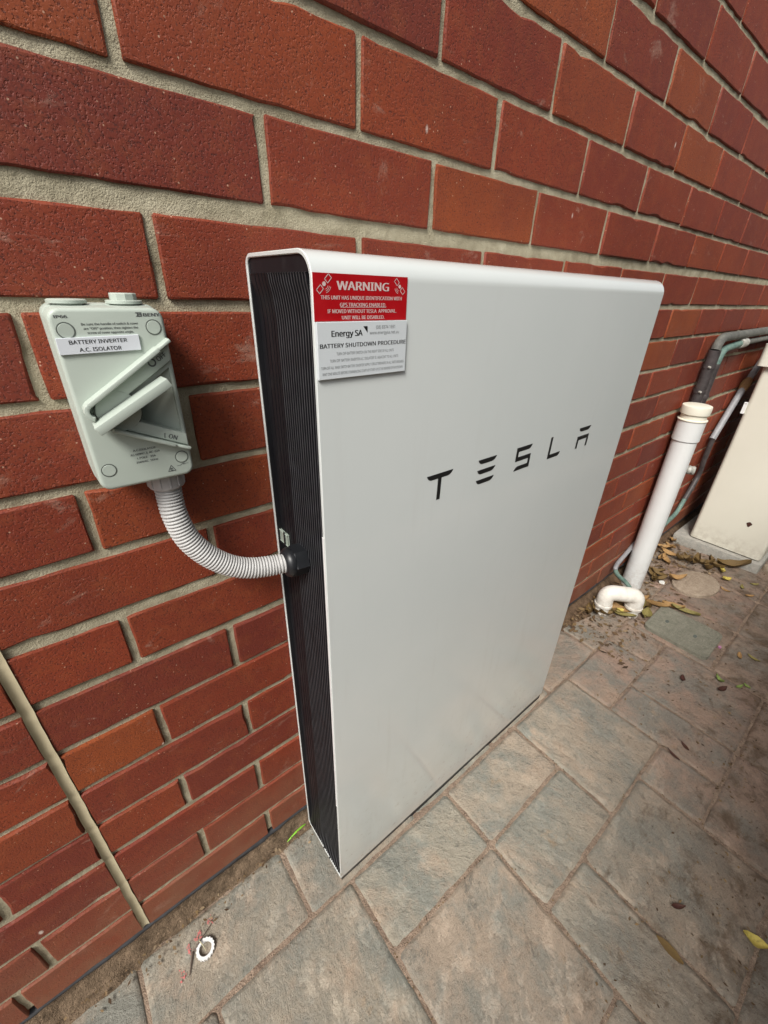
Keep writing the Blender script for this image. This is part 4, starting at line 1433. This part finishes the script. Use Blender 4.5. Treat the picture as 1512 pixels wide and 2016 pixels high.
# ================================================================== WATER HEATER CABINET AND SLAB
slab = finish('concrete_slab', box((2.368, -0.385, -0.03), (2.99, -0.018, 0.050), 0.006, 2), MAT['concrete'], smooth=40)
tag(slab, 'weathered pale concrete slab under the cream cabinet', 'slab')
cab = tag(empty('water_heater', (2.66, -0.22, 0.05)), 'tall cream metal water heater cabinet with overhanging lid at the right edge', 'water heater')
bm = bmesh.new()
pts = [(x, y) for x, y in rrect(2.392, -0.372, 2.93, -0.078, 0.018, 5)]
def column(bm, pts, z0, z1, bev):
    A = [bm.verts.new((x, y, z0)) for x, y in pts]; B = [bm.verts.new((x, y, z1)) for x, y in pts]
    n_ = len(pts)
    bm.faces.new(A[::-1]); bm.faces.new(B)
    for i in range(n_): bm.faces.new((A[i], A[(i + 1) % n_], B[(i + 1) % n_], B[i]))
    fix(bm)
    es = [e for e in bm.edges if all(v.co.z == z0 for v in e.verts) or all(v.co.z == z1 for v in e.verts)]
    bmesh.ops.bevel(bm, geom=es, offset=bev, segments=3, profile=0.5, affect='EDGES')
    return bm
finish('cabinet', column(bm, pts, 0.056, 0.905, 0.010), MAT['cabinet'], cab, smooth=35)
finish('lid', column(bmesh.new(), rrect(2.374, -0.392, 2.948, -0.056, 0.02, 5), 0.890, 0.975, 0.008), MAT['cabinet'], cab, smooth=35)
finish('base_gasket', column(bmesh.new(), rrect(2.40, -0.364, 2.92, -0.086, 0.014, 4), 0.049, 0.058, 0.001), MAT['black_plastic'], cab, smooth=35)
finish('side_catch', box((2.388, -0.072, 0.69), (2.40, -0.080, 0.735), 0.002), MAT['white_plastic'], cab)
# chip of missing enamel
bm = bmesh.new()
vs = [bm.verts.new((2.3908, -0.275 + 0.010 * math.cos(a) * (1 + 0.3 * math.sin(3 * a)), 0.212 + 0.010 * math.sin(a) * (1 - 0.3 * math.cos(2 * a)))) for a in [2 * PI * i / 10 for i in range(10)]]
bm.faces.new(vs)
fix(bm)
finish('rust_chip', bm, MAT['leaf_dark'], cab)

# ================================================================== GROUND FITTINGS
vb = tag(empty('valve_box_lid', (1.66, -0.31, 0)), 'faded green rounded valve box lid set in the paving', 'lid')
bm = column(bmesh.new(), rrect(1.562, -0.418, 1.755, -0.205, 0.022, 6), -0.02, 0.0125, 0.004)
lidbody = finish('lid_body', bm, MAT['lid'], vb, smooth=40)
for (hx, hy) in ((1.658, -0.255), (1.655, -0.352)):
    bm = bmesh.new()
    vs = [bm.verts.new((hx + 0.011 * math.cos(2 * PI * i / 14), hy + 0.006 * math.sin(2 * PI * i / 14), 0.0130)) for i in range(14)]
    bm.faces.new(vs)
    finish('finger_hole', bm, MAT['iso_seam'], lidbody)
bm = bmesh.new()
cx, cy = 2.035, -0.235
top, midr, bot = [], [], []
for i in range(40):
    a = 2 * PI * i / 40
    ca, sa = math.cos(a), math.sin(a)
    x = cx + 0.118 * ca; y = cy + 0.080 * sa - 0.012 * ca
    top.append(bm.verts.new((cx + 0.110 * ca, cy + 0.073 * sa - 0.012 * ca, 0.0165 + 0.001 * noise.noise(Vector((x * 40, y * 40, 0))))))
    midr.append(bm.verts.new((x, y, 0.013)))
    bot.append(bm.verts.new((x + 0.003 * ca, y + 0.003 * sa, -0.02)))
bm.faces.new(top)
for i in range(40):
    j = (i + 1) % 40
    bm.faces.new((midr[i], midr[j], top[j], top[i]))
    bm.faces.new((bot[i], bot[j], midr[j], midr[i]))
oval = finish('oval_stone', fix(bm), MAT['oval'], smooth=50)
tag(oval, 'flat oval concrete stone among dead leaves in front of the slab', 'stone')
bm = lathe((2.47, -0.447, -0.01), (0, 0, 1), [(0, 0.062), (0.02, 0.062), (0.026, 0.057), (0.026, 0.045), (0.022, 0.043), (0.022, 0.001)], 28)
rd = finish('round_cap', bm, MAT['oval'], smooth=40)
tag(rd, 'round pale inspection cap in the paving at the right edge', 'cap')

# ================================================================== LEAVES AND SMALL LITTER
def leaf_mesh(L, Wd, curl, bend, seed, mat):
    r = random.Random(seed)
    bm = bmesh.new()
    n_ = 7
    rows = []
    for i in range(n_ + 1):
        t = i / n_
        w = Wd / 2 * (math.sin(PI * min(1, t * 0.96 + 0.03)) ** 0.8) * (1 - 0.25 * t)
        x = (t - 0.5) * L
        zc = bend * L * (4 * (t - 0.5) ** 2)
        row = []
        for k, s in enumerate((-1, -0.5, 0, 0.5, 1)):
            z = zc + curl * Wd * (abs(s) ** 1.6) + r.uniform(-0.05, 0.05) * Wd * abs(s)
            row.append(bm.verts.new((x + r.uniform(-.02, .02) * L * abs(s), s * w * (1 + r.uniform(-.1, .1)), z)))
        rows.append(row)
    for a, b in zip(rows[:-1], rows[1:]):
        for k in range(4):
            bm.faces.new((a[k], b[k], b[k + 1], a[k + 1]))
    me = bpy.data.meshes.new('leaf')
    zmin = min(v.co.z for v in bm.verts)
    for v in bm.verts: v.co.z -= zmin
    bm.normal_update()
    bm.to_mesh(me); bm.free()
    me.materials.append(mat)
    me.polygons.foreach_set('use_smooth', [True] * len(me.polygons))
    return me
lseed = [100]
def leaf(x, y, mat, Lm, Wm, rz, label, group=None, z=0.001, curl=0.22, bend=0.12, tilt=(0, 0), cat='leaf', name='fallen_leaf'):
    lseed[0] += 1
    o = bpy.data.objects.new(name, leaf_mesh(Lm, Wm, curl, bend, lseed[0], MAT[mat]))
    o.location = (x, y, z)
    o.scale = (1.18, 1.18, 1.3)
    o.rotation_euler = (tilt[0], tilt[1], rz)
    link(o)
    tag(o, label, cat, group)
    return o
R_ = math.radians
# single leaves that stand out
leaf(0.803, -0.729, 'leaf_yellow', 0.036, 0.020, R_(-75), 'bright yellow leaf on the paving near the lower right corner', curl=0.25, bend=0.15)
leaf(0.741, -0.612, 'leaf_dark', 0.026, 0.010, R_(-40), 'small dark red-brown leaf lying on a paver in front of the unit', curl=0.15)
leaf(0.656, -0.626, 'leaf_brown', 0.042, 0.018, R_(86), 'flat olive brown leaf lying across a paver joint near the bottom', curl=0.04, bend=0.02)
leaf(1.467, -0.493, 'leaf_dark', 0.034, 0.016, R_(-20), 'dark red curled leaf beside the bright green sprig', curl=0.25)
leaf(1.410, -0.395, 'leaf_dark', 0.026, 0.015, R_(20), 'small dark red leaf on the paver below the valve box lid', curl=0.2)
leaf(1.148, -0.489, 'leaf_dark', 0.024, 0.011, R_(60), 'upper of two small dark leaves on the middle pavers', curl=0.2)
leaf(1.094, -0.478, 'leaf_dark', 0.032, 0.008, R_(70), 'narrow dark leaf lying just left of another on the middle pavers', curl=0.25)
leaf(1.503, -0.474, 'leaf_green', 0.026, 0.014, R_(60), 'bright green sprig of leaf on the joint between far pavers', curl=0.4, bend=0.3)
leaf(1.526, -0.525, 'leaf_green', 0.028, 0.010, R_(-20), 'pale green leaf lying beside a smaller green one', curl=0.2)
leaf(1.548, -0.540, 'leaf_green', 0.018, 0.012, R_(70), 'small pale green leaf piece at right of the green leaves', curl=0.25)
leaf(1.564, -0.100, 'leaf_tan', 0.085, 0.042, R_(-70), 'broad tan leaf under the arch of the U-bend pipe', z=0.012, curl=0.3, bend=0.2, tilt=(0.2, 0.1))
leaf(1.556, -0.128, 'leaf_olive', 0.080, 0.026, R_(-62), 'long olive leaf in front of the U-bend pipe', z=0.010, curl=0.25, bend=0.08)
leaf(1.570, -0.122, 'leaf_yellow', 0.040, 0.018, R_(-58), 'small yellow leaf between the two legs of the U-bend', z=0.016, curl=0.3, bend=0.1)
leaf(1.492, -0.052, 'leaf_brown', 0.062, 0.036, R_(30), 'brown curled leaf next to the left leg of the U-bend', z=0.012, curl=0.4, bend=0.2)
leaf(1.517, -0.088, 'leaf_brown', 0.06, 0.03, R_(-30), 'dark curled leaf in front of the left leg of the U-bend', z=0.006, curl=0.4, bend=0.2)
leaf(1.728, -0.190, 'leaf_tan', 0.070, 0.034, R_(100), 'tan leaf standing on edge beside the valve box lid', z=0.010, curl=0.3, bend=0.1, tilt=(0.9, 0.2))
leaf(1.643, -0.185, 'leaf_olive', 0.060, 0.036, R_(10), 'greenish yellow leaf at the right foot of the U-bend', z=0.004, curl=0.25, bend=0.1)
leaf(1.987, -0.172, 'leaf_tan', 0.066, 0.036, R_(-40), 'orange tan leaf lying on the edge of the oval stone', z=0.017, curl=0.3, bend=0.2)
leaf(1.792, -0.275, 'leaf_olive', 0.085, 0.030, R_(-75), 'long brown green leaf behind the valve box lid', z=0.003, curl=0.3, bend=0.06)
leaf(1.782, -0.232, 'leaf_tan', 0.07, 0.034, R_(-60), 'tan leaf half under others behind the valve box lid', z=0.003, curl=0.3, bend=0.1)
leaf(2.335, -0.300, 'leaf_brown', 0.11, 0.05, R_(-60), 'large brown leaf leaning on the concrete slab', z=0.010, curl=0.35, bend=0.15, tilt=(0.0, -0.25))
leaf(2.256, -0.272, 'leaf_yellow', 0.045, 0.026, R_(20), 'pale yellow leaf between the oval stone and the slab', z=0.008, curl=0.3, tilt=(0.4, 0))
leaf(2.190, -0.308, 'leaf_yellow', 0.042, 0.024, R_(-30), 'pale yellow leaf at the right tip of the oval stone', z=0.006, curl=0.3, tilt=(0.2, 0.2))
# groups that nothing tells apart
for i, (x, y) in enumerate([(2.346, -0.030), (2.262, -0.045), (2.236, -0.032), (2.140, -0.060), (2.128, -0.078), (2.205, -0.062)]):
    leaf(x, y, 'leaf_tan', 0.05 + 0.008 * (i % 3), 0.028, R_(57 * i), ('tan leaf by the wall, nearest the concrete slab', 'tan leaf by the wall, second from the concrete slab', 'tan leaf by the wall, fourth from the concrete slab', 'tan leaf below the wall row, second from the standpipe', 'tan leaf below the wall row, nearest the standpipe', 'tan leaf in the middle of the wall row, left of two others')[i], 'tan leaves along the wall by the slab', z=0.016 if y > -0.05 else 0.008, curl=0.3, tilt=(0.3 * (i % 2), 0.2))
for i, (x, y) in enumerate([(2.214, -0.148), (2.250, -0.205), (2.235, -0.175), (2.275, -0.235), (2.20, -0.12), (2.215, -0.225)]):
    leaf(x, y, 'leaf_brown', 0.065, 0.03, R_(40 + 71 * i), 'crumpled brown leaf in the clump between the oval stone and the slab', 'crumpled brown leaves by the slab', z=0.006, curl=0.45, bend=0.25, tilt=(0.2 * (i % 3 - 1), 0.2))
for i, (x, y) in enumerate([(1.913, -0.108), (1.94, -0.09), (1.97, -0.105), (1.99, -0.085), (1.935, -0.125)]):
    leaf(x, y, 'leaf_brown', 0.06, 0.022, R_(20 + 33 * i), 'dark brown leaf in the heap right of the standpipe base', 'dark leaves heaped right of the standpipe', z=0.010, curl=0.35, bend=0.15)
for i, (x, y) in enumerate([(1.465, -0.038), (1.545, -0.045), (1.585, -0.062), (1.60, -0.09), (1.625, -0.135), (1.655, -0.150), (1.69, -0.16), (1.705, -0.135)]):
    leaf(x, y, ('leaf_brown', 'leaf_tan', 'leaf_olive')[i % 3], 0.055, 0.028, R_(25 + 67 * i), 'crumpled dead leaf in the litter around the U-bend pipe', 'dead leaves around the U-bend pipe', z=0.008 + 0.003 * (i % 3), curl=0.4, bend=0.2, tilt=(0.25 * (i % 3 - 1), 0.15))
for i, (x, y) in enumerate([(2.556, -0.425), (2.575, -0.44), (2.60, -0.41)]):
    leaf(x, y, 'leaf_green', 0.07, 0.022, R_(-10 + 25 * i), ('leftmost pale green leaf beyond the slab corner', 'pale green leaf beyond the slab corner, nearest the viewer', 'pale green leaf beyond the slab corner, farthest right')[i], 'pale green leaves by the slab corner', z=0.004, curl=0.3)
for i, (x, y) in enumerate([(2.189, -0.372), (2.101, -0.330), (2.26, -0.40), (1.687, -0.486), (1.715, -0.52), (2.14, -0.41)]):
    leaf(x, y, ('leaf_olive', 'leaf_tan')[i % 2], 0.034, 0.014, R_(15 + 61 * i), ('small olive leaf right of the oval stone tip', 'small tan leaf just below the oval stone', 'small olive leaf near the round cap at the right edge', 'small tan leaf below the valve box lid, left of an olive one', 'small olive leaf below the valve box lid, right of a tan one', 'small tan leaf between the oval stone and the valve box lid')[i], 'faded leaves scattered on far pavers', curl=0.2)

# white chips, petal
def chip(name, x, y, s, mat, label, cat, z=0.0):
    bm = bmesh.new()
    r = random.Random(int(x * 1000))
    a = [bm.verts.new((x + s * math.cos(2 * PI * i / 7) * r.uniform(.6, 1.1), y + s * 0.7 * math.sin(2 * PI * i / 7) * r.uniform(.6, 1.1), z + 0.0035)) for i in range(7)]
    b = [bm.verts.new((v.co.x, v.co.y, z - 0.002)) for v in a]
    bm.faces.new(a)
    for i in range(7): bm.faces.new((b[i], b[(i + 1) % 7], a[(i + 1) % 7], a[i]))
    o = finish(name, fix(bm), MAT[mat], origin=(x, y, z))
    return tag(o, label, cat)
chip('plaster_chip', 1.929, -0.137, 0.017, 'white_chip', 'bright white chip beside the standpipe base', 'chip', 0.004)
chip('flower_petal', 1.683, -0.428, 0.008, 'pink_petal', 'tiny pink petal at the right corner of the valve box lid', 'petal')

# grass blade by the unit's back corner
bm = tube(smooth_path([(0.150, -0.004, 0.004), (0.160, -0.004, 0.010), (0.178, -0.002, 0.013), (0.196, 0.000, 0.010), (0.205, 0.002, 0.004)], 5), lambda i, t: 0.0021 * math.sin(PI * (0.08 + 0.86 * t)), 6)
o = finish('grass_blade', bm, MAT['grass'], origin=(0.150, -0.004, 0.0), smooth=60)
tag(o, 'single bright green grass blade in the dirt beside the unit', 'grass blade')

# toothed white plastic ring with twigs
bm = bmesh.new()
cx, cy = -0.054, -0.066
N_ = 72
ri, ro = 0.0112, 0.0158
rt, rb2, it, ib = [], [], [], []
for i in range(N_):
    a = 2 * PI * i / N_
    r_o = ro + (0.0011 if (i % 4) in (0, 1) else -0.0003)
    zt_ = 0.0062
    rt.append(bm.verts.new((cx + r_o * math.cos(a), cy + r_o * math.sin(a), zt_)))
    rb2.append(bm.verts.new((cx + r_o * math.cos(a), cy + r_o * math.sin(a), 0.0005)))
    it.append(bm.verts.new((cx + ri * math.cos(a), cy + ri * math.sin(a), zt_)))
    ib.append(bm.verts.new((cx + ri * math.cos(a), cy + ri * math.sin(a), 0.0005)))
for i in range(N_):
    j = (i + 1) % N_
    bm.faces.new((rt[i], rt[j], it[j], it[i])); bm.faces.new((rb2[i], rb2[j], rt[j], rt[i]))
    bm.faces.new((it[i], it[j], ib[j], ib[i])); bm.faces.new((ib[i], ib[j], rb2[j], rb2[i]))
o = finish('plastic_ring', fix(bm), MAT['white_plastic'], origin=(cx, cy, 0))
tag(o, 'white toothed plastic ring lying on the paver near the wall', 'ring')
def twig(pts, r, mat, label):
    bm = tube(smooth_path(pts, 5), lambda i, t: r * (1 - 0.6 * t), 7)
    o = finish('twig', bm, MAT[mat], origin=pts[0], smooth=60)
    return tag(o, label, 'twig')
twig([(-0.0745, -0.0545, 0.0025), (-0.080, -0.066, 0.0022), (-0.0885, -0.083, 0.0015)], 0.0019, 'twig', 'dark pointed twig beside the white plastic ring')
twig([(-0.0715, -0.0560, 0.0030), (-0.0600, -0.0510, 0.0085), (-0.0440, -0.0420, 0.0040), (-0.030, -0.034, 0.001)], 0.0013, 'twig', 'thin bent twig lying over the rim of the white ring')
twig([(-0.0590, -0.0500, 0.0095), (-0.0560, -0.060, 0.0085), (-0.0540, -0.0690, 0.0030)], 0.0012, 'twig_pale', 'short pale straw leaning inside the white ring')
# pink crayon marks on that slab: flat specks of paint
bm = bmesh.new()
r = random.Random(5)
for (mx, my, s) in ((-0.099, -0.076, 0.006), (-0.078, -0.0485, 0.006), (-0.063, -0.0405, 0.004), (-0.0560, -0.0370, 0.004), (-0.034, -0.030, 0.005)):
    for k in range(16):
        x, y = mx + r.gauss(0, s * 0.5), my + r.gauss(0, s * 0.8)
        w = r.uniform(0.0004, 0.0012)
        vs = [bm.verts.new((x + w * math.cos(2 * PI * i / 5 + k) * r.uniform(.6, 1.4), y + w * 1.8 * math.sin(2 * PI * i / 5 + k) * r.uniform(.6, 1.4), 0.0014 + k * 1e-5)) for i in range(5)]
        f = bm.faces.new(vs)
        f.normal_update()
        if f.normal.z < 0: f.normal_flip()
tag(finish('paint_specks', bm, MAT['crayon']), kind='stuff')

# crumbs, bark and leaf fragments swept along the path (uncountable)
bm = bmesh.new()
r = random.Random(11)
def flake(x, y, z, s, el):
    a = r.uniform(0, 6.28)
    u = Vector((math.cos(a), math.sin(a), r.uniform(-.25, .25))) * s * el
    w = Vector((-math.sin(a), math.cos(a), r.uniform(-.4, .4))) * s
    c = Vector((x, y, z + s * 0.3 + 0.0006))
    pts = [c - u, c + w * r.uniform(.5, 1), c + u * r.uniform(.6, 1.1), c - w * r.uniform(.5, 1)]
    vs = [bm.verts.new(p) for p in pts]
    bm.faces.new(vs)
for _ in range(1700):
    x = 1.3 + 1.6 * r.random() ** 1.0
    y = -0.015 - 0.24 * r.random() ** 1.7
    if 1.56 < x < 1.76 and y < -0.2: continue
    flake(x, y, 0.002 + 0.025 * max(0, 1 + y / 0.06), r.choice((0.002, 0.003, 0.003, 0.005, 0.008)), r.uniform(1, 2.2))
for _ in range(1700):
    x = 1.1 + 2.2 * r.random()
    y = -0.2 - 0.9 * r.random()
    if 1.54 < x < 1.78 and -0.43 < y < -0.19: continue
    flake(x, y, 0.0, r.choice((0.0012, 0.0018, 0.0025, 0.004)), r.uniform(1, 2))
for _ in range(1300):
    x = 0.45 + 1.4 * r.random()
    y = -0.55 - 0.6 * r.random()
    flake(x, y, 0.0, r.choice((0.001, 0.0014, 0.002, 0.003)), r.uniform(1, 2))
for _ in range(500):
    x = -0.4 + 1.6 * r.random()
    y = -0.008 - 0.03 * r.random() ** 2
    flake(x, y, 0.002 + 0.022 * max(0, 1 + y / 0.035), r.choice((0.0012, 0.002, 0.003)), r.uniform(1, 2))
# joints collect crumbs
for _ in range(1100):
    k = r.randrange(0, 12)
    if r.random() < 0.5:
        x, y = r.uniform(0.25, 2.2), r.choice(Y[1:6]) + r.gauss(0, 0.003)
    else:
        x, y = GX(k) + r.gauss(0, 0.003), r.uniform(-0.75, -0.16)
    if y > -0.16 and x < 1.0: continue
    flake(x, y, -0.003, r.choice((0.0008, 0.0012, 0.002)), r.uniform(1, 1.6))
tag(finish('leaf_litter', bm, MAT['litter']), kind='stuff')
